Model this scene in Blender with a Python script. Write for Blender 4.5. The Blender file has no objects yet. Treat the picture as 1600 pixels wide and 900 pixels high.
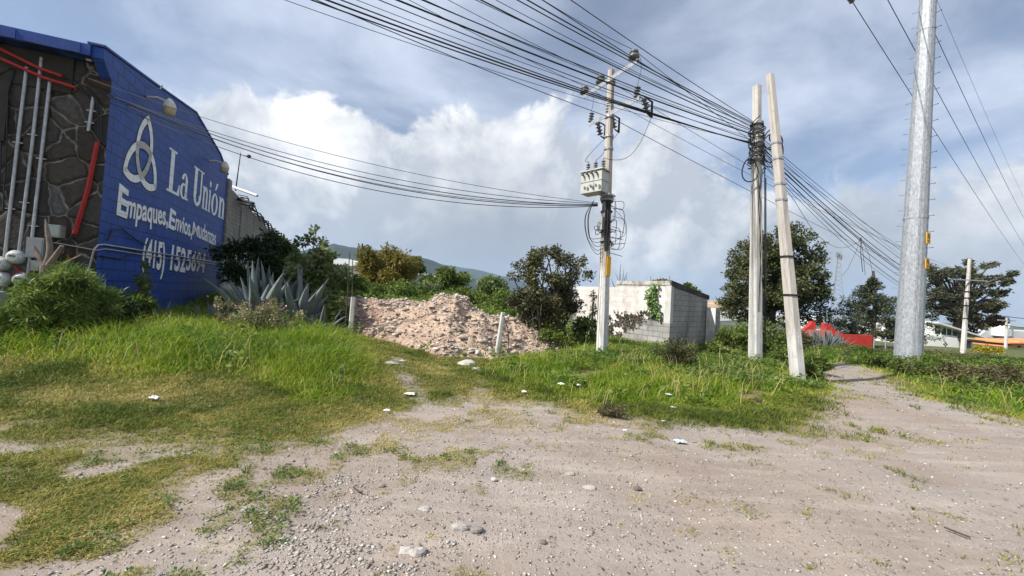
import bpy, math, random
import numpy as np
from mathutils import Vector, Matrix

# ------------------------------------------------------------------ camera, sky, sun, exposure
SC = bpy.context.scene
COL = SC.collection
PI = math.pi
rad = math.radians
CAM = Vector((0, 0, 1.6))
PITCH, ROLL, FPX = rad(1.53), rad(3.2), 600.0          # FPX: focal length in pixels of the 1600 px wide photograph

_f = Vector((0, math.cos(PITCH), math.sin(PITCH)))
_u0 = Vector((0, -math.sin(PITCH), math.cos(PITCH)))
_r0 = Vector((1, 0, 0))
_R = _r0 * math.cos(ROLL) + _u0 * math.sin(ROLL)
_U = -_r0 * math.sin(ROLL) + _u0 * math.cos(ROLL)
cd = bpy.data.cameras.new('camera')
cd.sensor_width = 36; cd.lens = FPX / 1600 * 36
cd.clip_start = .05; cd.clip_end = 30000
cam = bpy.data.objects.new('camera', cd)
cam.matrix_world = Matrix(((_R.x, _U.x, -_f.x, CAM.x), (_R.y, _U.y, -_f.y, CAM.y), (_R.z, _U.z, -_f.z, CAM.z), (0, 0, 0, 1)))
COL.objects.link(cam); SC.camera = cam

def ray(px, py):
    return _f + _R * ((px - 800) / FPX) + _U * ((450 - py) / FPX)
def P(px, py, Y):                                       # the point seen at a pixel, Y metres ahead
    d = ray(px, py); return CAM + d * (Y / d.y)
def PZ(px, py, z):                                      # the point seen at a pixel at height z
    d = ray(px, py); return CAM + d * ((z - CAM.z) / d.z)

SUN_EL, SUN_AZ = rad(45), math.atan2(-.42, -.90)         # direction towards the sun
sdir = Vector((math.cos(SUN_AZ) * math.cos(SUN_EL), math.sin(SUN_AZ) * math.cos(SUN_EL), math.sin(SUN_EL)))
sl = bpy.data.lights.new('sun', 'SUN'); sl.energy = 5.0; sl.angle = rad(.6); sl.color = (1, .95, .86)
so = bpy.data.objects.new('sun', sl); so.rotation_euler = sdir.to_track_quat('Z', 'Y').to_euler(); so.location = (0, 0, 60)
COL.objects.link(so)

W = bpy.data.worlds.new('World'); SC.world = W; W.use_nodes = True
def build_sky():
    nt = W.node_tree; N, L = nt.nodes, nt.links
    N.clear()
    def new(t, **k):
        n = N.new(t)
        for a, v in k.items(): setattr(n, a, v)
        return n
    def mth(op, a, b=None, c=None, clamp=False):
        n = new('ShaderNodeMath', operation=op, use_clamp=clamp)
        for i, v in enumerate((a, b, c)):
            if v is None: continue
            if isinstance(v, (int, float)): n.inputs[i].default_value = v
            else: L.new(v, n.inputs[i])
        return n.outputs[0]
    def mapr(v, a, b, c=0., d=1., smooth=True):
        n = new('ShaderNodeMapRange', interpolation_type='SMOOTHSTEP' if smooth else 'LINEAR')
        L.new(v, n.inputs[0])
        for i, x in enumerate((a, b, c, d)): n.inputs[i + 1].default_value = x
        return n.outputs[0]
    def mix(f, a, b):
        n = new('ShaderNodeMix', data_type='RGBA')
        if isinstance(f, (int, float)): n.inputs[0].default_value = f
        else: L.new(f, n.inputs[0])
        for i, v in ((6, a), (7, b)):
            if isinstance(v, tuple): n.inputs[i].default_value = (*v, 1)
            else: L.new(v, n.inputs[i])
        return n.outputs[2]
    tc = new('ShaderNodeTexCoord'); D = tc.outputs['Generated']
    sp = new('ShaderNodeSeparateXYZ'); L.new(D, sp.inputs[0])
    x, y, z = sp.outputs
    zz = mth('ADD', mth('MAXIMUM', z, 0.), .16)
    cv = new('ShaderNodeCombineXYZ'); L.new(mth('DIVIDE', x, zz), cv.inputs[0]); L.new(mth('DIVIDE', y, zz), cv.inputs[1])
    def noise(vec, scale, detail=7, rough=.55, dist=0., off=(0, 0, 0)):
        mp = new('ShaderNodeMapping'); L.new(vec, mp.inputs[0]); mp.inputs['Location'].default_value = off
        n = new('ShaderNodeTexNoise'); L.new(mp.outputs[0], n.inputs['Vector'])
        n.inputs['Scale'].default_value = scale; n.inputs['Detail'].default_value = detail
        n.inputs['Roughness'].default_value = rough; n.inputs['Distortion'].default_value = dist
        return n.outputs[0]
    def bump(px, py, wide, deg=False):                   # a smooth spot of the sky round one direction
        d = ray(px, py).normalized()
        n = new('ShaderNodeVectorMath', operation='DOT_PRODUCT'); L.new(D, n.inputs[0]); n.inputs[1].default_value = d
        return mapr(n.outputs['Value'], math.cos(rad(wide)), 1.)
    sky = new('ShaderNodeTexSky', sky_type='NISHITA'); sky.sun_disc = False
    sky.sun_elevation = SUN_EL; sky.sun_rotation = math.atan2(sdir.x, sdir.y)
    sky.air_density = 1.0; sky.dust_density = .6; sky.ozone_density = 1.5; sky.altitude = 1900
    # cumulus: lumpy in direction space, thick towards the horizon; relief from the same noise sampled a little nearer the sun
    def field(off):
        v = D
        if off:
            ad = new('ShaderNodeVectorMath', operation='ADD'); L.new(D, ad.inputs[0]); ad.inputs[1].default_value = Vector((-.75, .05, .66)) * off; v = ad.outputs[0]
        a_ = noise(v, 3.4, 10, .56, .35, (3.1, 1.7, .4)); b_ = noise(v, 8.5, 9, .60, .45, (.6, 8.2, 2.4))
        return mth('ADD', a_, mth('MULTIPLY', b_, .42))
    f0 = field(0); f1 = field(.055)
    n1 = mth('SUBTRACT', f0, .13); n2 = noise(D, 15., 7, .6, .3, (2.6, 1.2, 5.4))
    n3 = noise(cv.outputs[0], 1.2, 9, .56, .35, (2.2, .3, 0))   # high thin veil
    big = noise(D, 1.6, 3, .5, 0., (5.1, 2.2, 1.4))
    dens = mth('ADD', mth('MULTIPLY', n1, 1.15), mth('MULTIPLY', n2, .10))
    dens = mth('SUBTRACT', dens, mapr(z, .05, .62, 0., .46, False))
    for px, py, wd, k in ((480, 250, 13, .26), (760, 300, 18, .26), (1000, 330, 20, .16), (1330, 250, 13, -.20), (1120, 60, 24, -.16), (650, 90, 16, -.20),
                          (330, 40, 20, -.10), (1560, 360, 16, .16), (1180, 330, 16, .06), (250, 260, 14, .08), (1480, 60, 16, -.1)):
        dens = mth('ADD', dens, mth('MULTIPLY', bump(px, py, wd), k))
    cover = mapr(dens, .465, .575)
    # light and dark of the clouds: white tops, blue-grey undersides and a dark bank over the hills
    lit = mapr(mth('ADD', mth('SUBTRACT', f0, f1), mth('MULTIPLY', mth('SUBTRACT', n2, .5), .12)), -.11, .15, 0, 1, False)
    white = mth('ADD', mth('MULTIPLY', bump(485, 185, 9), .70), mth('MULTIPLY', bump(730, 235, 14), .36))
    white = mth('ADD', white, mth('MULTIPLY', bump(1560, 440, 14), .25))
    lit = mth('ADD', mth('MULTIPLY', lit, .95), mth('SUBTRACT', white, .22), clamp=True)
    low = mapr(z, .30, .03)
    grey = mth('MULTIPLY', mth('ADD', mapr(big, .38, .58, .15, 1.), 0.), low)
    grey = mth('ADD', grey, mth('MULTIPLY', bump(760, 390, 18), .65), clamp=True)
    cloud = mix(lit, (4.5, 4.85, 5.5), (9.1, 9.15, 9.2))
    cloud = mix(mth('MULTIPLY', grey, .90), cloud, (3.0, 3.35, 3.95))
    veil = mth('MULTIPLY', mapr(n3, .33, .70, .20, .92), 1.0)
    base = mix(veil, mix(1.0, sky.outputs[0], sky.outputs[0]), (6.2, 6.8, 8.1))
    allc = mix(cover, base, cloud)
    bg = new('ShaderNodeBackground'); L.new(allc, bg.inputs[0]); bg.inputs[1].default_value = .084
    out = new('ShaderNodeOutputWorld'); L.new(bg.outputs[0], out.inputs[0])
build_sky()

SC.view_settings.view_transform = 'Standard'; SC.view_settings.look = 'None'
SC.view_settings.exposure = .56; SC.view_settings.gamma = 1; SC.view_settings.use_curve_mapping = False
SC.render.engine = 'CYCLES'
SC.cycles.use_denoising = True
SC.cycles.max_bounces = 6; SC.cycles.diffuse_bounces = 3; SC.cycles.glossy_bounces = 2
SC.cycles.transmission_bounces = 4; SC.cycles.transparent_max_bounces = 8; SC.cycles.volume_bounces = 1
SC.cycles.caustics_reflective = False; SC.cycles.caustics_refractive = False

# ------------------------------------------------------------------ helpers
rng = np.random.default_rng(7)
random.seed(7)
def ss(t): t = np.clip(t, 0, 1); return t * t * (3 - 2 * t)
def _h(ix, iy, s): v = np.sin(ix * 127.1 + iy * 311.7 + s * 74.7) * 43758.5453; return v - np.floor(v)
def vn(x, y, s=0.):
    x = np.asarray(x, float); y = np.asarray(y, float)
    ix, iy = np.floor(x), np.floor(y); fx, fy = x - ix, y - iy
    fx, fy = fx * fx * (3 - 2 * fx), fy * fy * (3 - 2 * fy)
    a = _h(ix, iy, s) * (1 - fx) + _h(ix + 1, iy, s) * fx
    b = _h(ix, iy + 1, s) * (1 - fx) + _h(ix + 1, iy + 1, s) * fx
    return a * (1 - fy) + b * fy
def fbm(x, y, s=0., o=4):
    v = 0; a = .5
    for i in range(o): v = v + a * vn(x * 2 ** i, y * 2 ** i, s + i * 3.3); a *= .5
    return v / (1 - .5 ** o)

def H(x, y):                                            # height of the ground
    x = np.asarray(x, float); y = np.asarray(y, float)
    z = .05 * (vn(x * .7, y * .7, 1) - .5) + .025 * (vn(x * 2.3, y * 2.3, 2) - .5)
    z = z + .30 * ss((-x - 1.2) / 3.5) * ss((y - 4.2) / 3.5)
    z = z + .10 * ss((x - 1.0) / 2) * ss((y - 5.8) / 2) * ss((9 - x) / 3)
    z = z + .55 * ss((y - 13.5) / 3.5) * ss((1.5 - x) / 3)
    z = z - 1.25 * ss((y - 15) / 20) * ss((x - 6) / 7)
    return z
def Hf(x, y): return float(H(x, y))
def G(px, py):                                          # the point of the ground seen at a pixel
    z = 0.
    for _ in range(12):
        p = PZ(px, py, z); z = .5 * z + .5 * Hf(p.x, p.y)
    return Vector((p.x, p.y, Hf(p.x, p.y)))

# --- materials
class M_:
    def __init__(s, name):
        s.m = bpy.data.materials.new(name); s.m.use_nodes = True
        s.N, s.L = s.m.node_tree.nodes, s.m.node_tree.links
        s.b = s.N['Principled BSDF']; s.out = s.N['Material Output']
        s.tc = s.N.new('ShaderNodeTexCoord').outputs['Object']
    def n(s, t, **k):
        n = s.N.new(t)
        for a, v in k.items(): setattr(n, a, v)
        return n
    def val(s, v, sock):
        if isinstance(v, (int, float)): sock.default_value = v
        elif isinstance(v, tuple): sock.default_value = (*v, 1) if len(v) == 3 and sock.type == 'RGBA' else v
        else: s.L.new(v, sock)
    def noise(s, scale, detail=5, rough=.55, vec=None, stretch=None, dist=0.):
        v = vec or s.tc
        if stretch:
            mp = s.n('ShaderNodeMapping'); s.L.new(v, mp.inputs[0]); mp.inputs['Scale'].default_value = stretch; v = mp.outputs[0]
        t = s.n('ShaderNodeTexNoise'); s.L.new(v, t.inputs['Vector'])
        t.inputs['Scale'].default_value = scale; t.inputs['Detail'].default_value = detail
        t.inputs['Roughness'].default_value = rough; t.inputs['Distortion'].default_value = dist
        return t.outputs[0]
    def mapr(s, v, a, b, c=0., d=1.):
        n = s.n('ShaderNodeMapRange'); n.clamp = True; s.L.new(v, n.inputs[0])
        for i, x in enumerate((a, b, c, d)): n.inputs[i + 1].default_value = x
        return n.outputs[0]
    def mix(s, f, a, b, bt='MIX'):
        n = s.n('ShaderNodeMix', data_type='RGBA', blend_type=bt)
        s.val(f, n.inputs[0]); s.val(a, n.inputs[6]); s.val(b, n.inputs[7]); return n.outputs[2]
    def math(s, op, a, b=0.):
        n = s.n('ShaderNodeMath', operation=op); s.val(a, n.inputs[0]); s.val(b, n.inputs[1]); return n.outputs[0]
    def attr(s, name):
        return s.n('ShaderNodeAttribute', attribute_name=name).outputs['Fac']
    def ramp(s, v, stops):
        r = s.n('ShaderNodeValToRGB'); s.L.new(v, r.inputs[0]); e = r.color_ramp.elements
        while len(e) < len(stops): e.new(.5)
        for i, (p, c) in enumerate(stops): e[i].position = p; e[i].color = (*c, 1)
        return r.outputs[0]
    def bump(s, h, strength=.5, dist=.01, prev=None):
        n = s.n('ShaderNodeBump'); s.L.new(h, n.inputs['Height']); n.inputs['Strength'].default_value = strength
        n.inputs['Distance'].default_value = dist
        if prev is not None: s.L.new(prev, n.inputs['Normal'])
        return n.outputs[0]
    def fin(s, col, rough=.8, metal=0., normal=None, spec=.4):
        s.val(col, s.b.inputs['Base Color']); s.val(rough, s.b.inputs['Roughness']); s.val(metal, s.b.inputs['Metallic'])
        s.b.inputs['Specular IOR Level'].default_value = spec
        if normal is not None: s.L.new(normal, s.b.inputs['Normal'])
        return s.m

def mottled(name, c0, c1, scale=6, rough=.8, metal=0., bscale=40, bstr=.3, bdist=.005, stretch=None, spec=.4):
    m = M_(name)
    n = m.noise(scale, 6, .62, stretch=stretch)
    return m.fin(m.mix(m.mapr(n, .3, .7), c0, c1), rough, metal, m.bump(m.noise(bscale, 4), bstr, bdist), spec)
def leafy(name, stops, trans=.35, rough=.5, spec=.3):
    m = M_(name)
    c = m.ramp(m.attr('tone'), stops)
    m.fin(c, rough, 0., None, spec)
    t = m.n('ShaderNodeBsdfTranslucent'); m.L.new(c, t.inputs[0])
    mx = m.n('ShaderNodeMixShader'); mx.inputs[0].default_value = trans
    m.L.new(m.b.outputs[0], mx.inputs[1]); m.L.new(t.outputs[0], mx.inputs[2]); m.L.new(mx.outputs[0], m.out.inputs[0])
    return m.m

# --- objects
ORG = {}
def tag(o, label=None, cat=None, group=None, kind=None):
    if label: o['label'] = label
    if cat: o['category'] = cat
    if group: o['group'] = group
    if kind: o['kind'] = kind
    return o
def thing(name, label, cat, loc=(0, 0, 0), rz=0., group=None):
    o = bpy.data.objects.new(name, None); COL.objects.link(o)
    o.empty_display_size = .2
    o.location = loc; o.rotation_euler = (0, 0, rz)
    ORG[o.name] = (Vector(loc), rz)
    return tag(o, label, cat, group)
def link(name, me, mat, parent=None, label=None):
    o = bpy.data.objects.new(name, me); COL.objects.link(o)
    if mat is not None:
        if isinstance(mat, (list, tuple)):
            for m in mat: me.materials.append(m)
        else: me.materials.append(mat)
    if parent is not None: o.parent = parent
    if label: o['label'] = label
    return o
def mesh_np(name, V, Fs, attrs=None, smooth=False):
    me = bpy.data.meshes.new(name)
    V = np.ascontiguousarray(V, dtype=np.float32)
    me.vertices.add(len(V)); me.vertices.foreach_set('co', V.ravel())
    if not isinstance(Fs, list): Fs = [Fs]
    loops = np.concatenate([f.ravel() for f in Fs]).astype(np.int32)
    tot = np.concatenate([np.full(len(f), f.shape[1]) for f in Fs]).astype(np.int32)
    st = np.concatenate([[0], np.cumsum(tot)[:-1]]).astype(np.int32)
    me.loops.add(len(loops)); me.loops.foreach_set('vertex_index', loops)
    me.polygons.add(len(tot)); me.polygons.foreach_set('loop_start', st); me.polygons.foreach_set('loop_total', tot)
    if smooth: me.polygons.foreach_set('use_smooth', np.ones(len(tot), dtype=bool))
    for k, a in (attrs or {}).items():
        at = me.attributes.new(k, 'FLOAT', 'POINT'); at.data.foreach_set('value', np.ascontiguousarray(a, dtype=np.float32))
    me.update(calc_edges=True)
    return me
def rel(V, root):                                       # world coordinates -> coordinates of a thing's parts
    loc, rz = ORG[root.name]
    V = np.asarray(V, float) - np.array(loc)
    c, s = math.cos(-rz), math.sin(-rz)
    return np.stack([V[:, 0] * c - V[:, 1] * s, V[:, 0] * s + V[:, 1] * c, V[:, 2]], 1)

class MB:                                               # collects simple shapes into one mesh
    def __init__(s): s.v = []; s.f = []; s.sm = []
    def add(s, vs, fs, smooth=False):
        b = len(s.v); s.v += [tuple(v) for v in vs]; s.f += [tuple(i + b for i in f) for f in fs]; s.sm += [smooth] * len(fs); return s
    def box(s, c, size, mat=None, taper=1.):
        x, y, z = size[0] / 2, size[1] / 2, size[2] / 2
        vs = [Vector((sx * x * (taper if sz > 0 else 1), sy * y * (taper if sz > 0 else 1), sz * z)) for sz in (-1, 1) for sy in (-1, 1) for sx in (-1, 1)]
        if mat is not None: vs = [mat @ v for v in vs]
        vs = [v + Vector(c) for v in vs]
        return s.add(vs, [(0, 2, 3, 1), (4, 5, 7, 6), (0, 1, 5, 4), (2, 6, 7, 3), (0, 4, 6, 2), (1, 3, 7, 5)])
    def span(s, x0, x1, y0, y1, z0, z1): return s.box(((x0 + x1) / 2, (y0 + y1) / 2, (z0 + z1) / 2), (abs(x1 - x0), abs(y1 - y0), abs(z1 - z0)))
    def tube(s, pts, r, n=8, caps=True, smooth=True, flat=1.):
        pts = [Vector(p) for p in pts]; k = len(pts)
        rs = [r] * k if isinstance(r, (int, float)) else list(r)
        vs = []; ref = None
        for i in range(k):
            t = (pts[min(i + 1, k - 1)] - pts[max(i - 1, 0)]).normalized()
            if ref is None: ref = Vector((1, 0, 0)) if abs(t.x) < .8 else Vector((0, 1, 0))
            a = t.cross(ref).normalized(); b = a.cross(t).normalized(); ref = b
            for j in range(n):
                an = 2 * PI * (j + .5) / n; vs.append(pts[i] + (a * math.cos(an) + b * math.sin(an) * flat) * rs[i])
        fs = [(i * n + j, i * n + (j + 1) % n, (i + 1) * n + (j + 1) % n, (i + 1) * n + j) for i in range(k - 1) for j in range(n)]
        s.add(vs, fs, smooth)
        if caps: s.add(vs[:n], [tuple(range(n))[::-1]]); s.add(vs[-n:], [tuple(range(n))])
        return s
    def prism(s, poly, y0, y1):                          # polygon in the local XZ plane, thick along Y
        n = len(poly)
        vs = [(x, y0, z) for x, z in poly] + [(x, y1, z) for x, z in poly]
        return s.add(vs, [tuple(range(n)), tuple(range(2 * n - 1, n - 1, -1))] + [(i, i + n, (i + 1) % n + n, (i + 1) % n) for i in range(n)])
    def sphere(s, c, r, n=10, m=6, sc=(1, 1, 1)):
        vs = [(c[0] + r * sc[0] * math.sin(PI * i / m) * math.cos(2 * PI * j / n), c[1] + r * sc[1] * math.sin(PI * i / m) * math.sin(2 * PI * j / n), c[2] + r * sc[2] * math.cos(PI * i / m)) for i in range(m + 1) for j in range(n)]
        return s.add(vs, [(i * n + j, (i + 1) * n + j, (i + 1) * n + (j + 1) % n, i * n + (j + 1) % n) for i in range(m) for j in range(n)], True)
    def build(s, name, mat, parent=None, world=False, label=None):
        V = s.v
        if world and parent is not None: V = [tuple(v) for v in rel(np.array(V), parent)]
        me = bpy.data.meshes.new(name); me.from_pydata(V, [], s.f)
        me.polygons.foreach_set('use_smooth', s.sm); me.update()
        return link(name, me, mat, parent, label)

# --- foliage
def nrm(a): return a / np.maximum(np.linalg.norm(a, axis=1, keepdims=True), 1e-9)
def leaf_mesh(name, c, d, n, Ln, Wd, tone):
    d = nrm(d); sd = nrm(np.cross(d, n)); Ln = np.asarray(Ln)[:, None]; Wd = np.asarray(Wd)[:, None]
    up = np.cross(sd, d) * Ln * .08
    V = np.stack([c, c + d * Ln * .5 + sd * Wd * .5 + up, c + d * Ln, c + d * Ln * .5 - sd * Wd * .5 + up], 1).reshape(-1, 3)
    F = np.arange(len(V)).reshape(-1, 4)
    return V, F, np.repeat(tone, 4)
def rdir(n): return nrm(rng.normal(size=(n, 3)))
def clump_leaves(clumps, total, L, Wr=.5, up=.5, tone=None, shell=.6):
    c = np.array([k[0] for k in clumps], float); r = np.array([k[1] for k in clumps], float)
    w = r ** 2 / np.sum(r ** 2); i = rng.choice(len(c), total, p=w)
    o = rdir(total); rr = r[i] * (shell + (1 - shell) * rng.random(total)) * (.55 + .6 * rng.random(total))
    pos = c[i] + o * rr[:, None] * np.array([1, 1, .8])
    d = o * .7 + rdir(total) * .9 + np.array([0, 0, -.1]); n = rdir(total) * .8 + o * .5 + np.array([0, 0, up])
    l = L * (.6 + .8 * rng.random(total))
    t = (rng.random(len(c))[i] * .5 + rng.random(total) * .5) if tone is None else tone(pos, i)
    return leaf_mesh('', pos, d, n, l, l * Wr, t)
def ellipsoid_clumps(center, rx, ry, rz, n, rmin, rmax, inner=.55, zlow=-1.):
    out = []
    while len(out) < n:
        d = rdir(1)[0]
        if d[2] < zlow: continue
        k = inner + (1 - inner) * rng.random() ** .7
        k *= .85 + .3 * rng.random()
        out.append((np.array(center) + d * np.array([rx, ry, rz]) * k, rmin + (rmax - rmin) * rng.random()))
    return out
def limb_path(a, b, bend=.25, n=6):
    a, b = Vector(a), Vector(b); v = b - a; L = v.length
    off = Vector(rdir(1)[0]) * L * bend * .5
    return [a + v * t + off * math.sin(PI * t) + Vector((0, 0, L * bend * .4 * math.sin(PI * t))) for t in (i / (n - 1) for i in range(n))]
def make_tree(name, label, cat, base, trunk_top, r0, clumps, leafmat, barkmat, total, L, limbs=14, group=None, Wr=.5, up=.5, shell=.6, tone=None, stems=1, part='crown'):
    base = Vector(base); t = thing(name, label, cat, base, 0, group)
    mb = MB(); tt = Vector(trunk_top)
    if stems == 1:
        mb.tube(limb_path(base - Vector((0, 0, .2)), tt, .08, 7), [r0 * (1.25 - .6 * i / 6) for i in range(7)], 9)
    idx = rng.permutation(len(clumps))[:limbs]
    for q, i in enumerate(idx):
        c = Vector(clumps[i][0])
        if stems == 1:
            k = .55 + .45 * rng.random(); a = base.lerp(tt, k); rr = r0 * .5
        else:
            an = rng.random() * 2 * PI; a = base + Vector((math.cos(an), math.sin(an), -.6)) * r0 * 2; rr = r0 * .6
        pth = limb_path(a, c, .22, 6)
        mb.tube(pth, [rr * (1 - .15 * j) for j in range(6)], 6)
        for _ in range(2):
            j = int(rng.integers(2, 5)); e = pth[j] + Vector(rdir(1)[0]) * clumps[i][1] * 1.4
            mb.tube([pth[j], pth[j].lerp(e, .5) + Vector((0, 0, .05)), e], [rr * .4, rr * .3, rr * .12], 5)
    mb.build('trunk' if stems == 1 else 'stems', barkmat, t, True)
    V, F, tn = clump_leaves(clumps, total, L, Wr, up, tone, shell)
    link(part, mesh_np(part, rel(V, t), F, {'tone': tn}), leafmat, t)
    return t

# ------------------------------------------------------------------ ground: one sheet, split into bare track and grass land
def flat(pts): return np.array([(p.x, p.y) for p in (PZ(px, py, 0.) for px, py in pts)])
def sdist(x, y, poly):                                   # >0 inside
    x = np.asarray(x, float).ravel(); y = np.asarray(y, float).ravel()
    best = np.full(x.shape, 1e9); ins = np.zeros(x.shape, bool); n = len(poly)
    for i in range(n):
        ax, ay = poly[i]; bx, by = poly[(i + 1) % n]
        dx, dy = bx - ax, by - ay; L2 = dx * dx + dy * dy + 1e-12
        t = np.clip(((x - ax) * dx + (y - ay) * dy) / L2, 0, 1)
        best = np.minimum(best, (x - ax - t * dx) ** 2 + (y - ay - t * dy) ** 2)
        c = ((ay > y) != (by > y)) & (x < (bx - ax) * (y - ay) / (by - ay + 1e-12) + ax)
        ins ^= c
    return np.where(ins, 1, -1) * np.sqrt(best)
DIRT = np.concatenate([flat([(300, 900), (360, 850), (380, 800), (400, 760), (480, 720), (560, 690), (640, 665), (735, 632), (830, 640), (900, 660), (1010, 672), (1100, 678),
                       (1200, 690), (1290, 690), (1335, 655), (1318, 625), (1296, 598), (1262, 573), (1238, 565), (1300, 566), (1335, 572), (1375, 598), (1440, 622), (1520, 642), (1600, 664), (1800, 705)]),
                       [(16, 3), (16, -14), (-2.2, -14), (-1.9, 0)]])
TALL_L = np.concatenate([flat([(-500, 600), (0, 578), (200, 602), (350, 602), (480, 632), (560, 620), (590, 580), (575, 550), (555, 530)]), [(-4.6, 13), (-8, 30), (-40, 40), (-40, 8)]])
TALL_R = np.concatenate([flat([(745, 572), (752, 592), (790, 605), (850, 618), (960, 645), (1060, 648), (1180, 640), (1280, 628), (1308, 615), (1288, 592), (1258, 572), (1235, 562)]), [(8.5, 15), (6.5, 15.2), (3.5, 18), (.5, 13), (-.4, 11)]])
VERGE = np.concatenate([flat([(1350, 575), (1400, 606), (1480, 630), (1600, 655), (1850, 710)]), [(40, 5), (60, 40), (16, 30), (8, 16.5)]])
GRAVEL = flat([(400, 850), (440, 790), (520, 770), (590, 800), (560, 850), (640, 900), (600, 1000), (330, 1000), (380, 900)])

RUTS = [(flat([(612, 566)])[0], flat([(690, 668)])[0]), (flat([(738, 574)])[0], flat([(772, 655)])[0])]
def grassy(x, y):
    """0 bare soil .. 1 full grass"""
    sh = x.shape
    d = -sdist(x, y, DIRT).reshape(sh)                   # >0 on the grass side
    nz = (fbm(x * 1.0, y * 1.0, 11, 4) - .5) * .85 + (fbm(x * 4.5, y * 4.5, 5, 4) - .5) * 1.0
    g = ss((d + nz * (.35 + .45 * ss((2 - x) / 3)) + .12) / .85)
    for a_, b_ in RUTS:                                  # two worn wheel lines from the heap to the track
        t = np.clip(((x - a_[0]) * (b_[0] - a_[0]) + (y - a_[1]) * (b_[1] - a_[1])) / ((b_[0] - a_[0]) ** 2 + (b_[1] - a_[1]) ** 2), 0, 1)
        dd = np.hypot(x - a_[0] - t * (b_[0] - a_[0]), y - a_[1] - t * (b_[1] - a_[1]))
        g = g * (1 - .62 * ss((.26 - dd + nz * .55) / .4))
    # bare patches in the near lawn on the left, small green tufts out on the bare ground
    near = ss((4.4 - y) / 1.6) * ss((1.0 - x) / .8) * ss((d + .3) / .4)
    bare = ss((fbm(x * 1.5, y * 2.1, 21, 4) - .47) / .09)
    g = g * (1 - near * bare * .95)
    tuft = ss((fbm(x * 4.6, y * 4.6, 41, 3) - .665) / .05) * ss((d + 3.6) / 1.8)
    tuft2 = ss((fbm(x * 3.3, y * 3.3, 43, 4) - .58) / .05) * ss((d + 1.1) / .9)
    mid = ss((x + 2.2) / .8) * ss((.9 - x) / .8) * ss((y - 3.1) / .6) * ss((7.5 - y) / 1)   # thin grass between the ruts
    tuft3 = mid * ss((fbm(x * 2.6, y * 2.8, 47, 4) - .51) / .06)
    return np.clip(np.maximum.reduce([g, tuft * .45, tuft2 * .6, tuft3 * .6]), 0, 1)

def rough(x, y):
    u = x * .80 - y * .60                                # the vehicles' way across the bare ground
    w = x * .60 + y * .80
    rut = np.exp(-((u + .4 + .25 * np.sin(w * .5)) / .16) ** 2) + np.exp(-((u - 1.15 + .25 * np.sin(w * .5)) / .16) ** 2)
    return ((fbm(x * 1.7, y * 1.7, 60, 4) - .5) * .07 + (fbm(x * 4, y * 4, 63, 2) - .5) * .014 - .015 * rut * ss((7 - y) / 3)) * ss((16 - np.hypot(x, y)) / 8)
NG = 700
uu = np.linspace(-1, 1, NG)
ax_ = 5.2 * np.sinh(7.1 * uu) 
gx, gy = np.meshgrid(ax_ * 1.0, ax_ * 1.0 + 5.0)
gz = H(gx, gy)
g_ = grassy(gx, gy)
inn = sdist(gx, gy, DIRT).reshape(gx.shape)
gz = gz + rough(gx, gy)
gz = np.where(np.hypot(gx, gy) > 250, gz - .3, gz)
V = np.stack([gx.ravel(), gy.ravel(), gz.ravel()], 1)
ii = np.arange((NG - 1) * (NG - 1)); r_, c_ = ii // (NG - 1), ii % (NG - 1)
F = np.stack([r_ * NG + c_, r_ * NG + c_ + 1, (r_ + 1) * NG + c_ + 1, (r_ + 1) * NG + c_], 1)
isd = inn.ravel()[F].mean(1) > 0

m = M_('soil')
gv = m.attr('grassy')
nf = m.noise(14, 6, .65); nm = m.noise(1.6, 5, .6); nl = m.noise(.45, 3, .5)
vo = m.n('ShaderNodeTexVoronoi'); m.L.new(m.tc, vo.inputs['Vector']); vo.inputs['Scale'].default_value = 38
vo2 = m.n('ShaderNodeTexVoronoi'); m.L.new(m.tc, vo2.inputs['Vector']); vo2.inputs['Scale'].default_value = 110
soil = m.mix(m.mapr(nm, .3, .7), (.238, .194, .162), (.325, .270, .230))
soil = m.mix(m.mapr(nl, .42, .58), soil, (.295, .256, .228))
soil = m.mix(m.mapr(nf, .55, .75, 0, .7), soil, (.23, .185, .16))
rot = m.n('ShaderNodeMapping'); m.L.new(m.tc, rot.inputs[0]); rot.inputs['Rotation'].default_value = (0, 0, rad(-38)); rot.inputs['Scale'].default_value = (.35, 3.2, 1)
st_ = m.noise(1.5, 6, .62, rot.outputs[0])
soil = m.mix(m.mapr(st_, .50, .70, 0, .40), soil, (.47, .41, .36)); soil = m.mix(m.mapr(st_, .46, .30, 0, .35), soil, (.21, .17, .145))
soil = m.mix(m.mapr(m.noise(3.1, 6, .68), .56, .70, 0, .5), soil, (.205, .165, .14)); soil = m.mix(m.mapr(m.noise(.8, 5, .6), .50, .66, 0, .55), soil, (.225, .17, .135))
peb = m.mix(vo.outputs['Color'], (.28, .25, .23), (.62, .58, .54))
sepc = m.n('ShaderNodeSeparateColor'); m.L.new(vo.outputs['Color'], sepc.inputs[0])
pm = m.math('MULTIPLY', m.mapr(vo.outputs['Distance'], .18, .34, 1, 0), m.mapr(m.math('ADD', sepc.outputs[0], m.math('MULTIPLY', nm, .6)), .92, 1.0))
soil = m.mix(pm, soil, m.mix(sepc.outputs[1], (.24, .21, .195), (.60, .56, .52)))
sepc2 = m.n('ShaderNodeSeparateColor'); m.L.new(vo2.outputs['Color'], sepc2.inputs[0])
pm2 = m.math('MULTIPLY', m.mapr(vo2.outputs['Distance'], .2, .36, 1, 0), m.mapr(sepc2.outputs[0], .62, .70))
soil = m.mix(m.math('MULTIPLY', pm2, .75), soil, m.mix(sepc2.outputs[1], (.20, .175, .16), (.62, .57, .53)))
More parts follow.
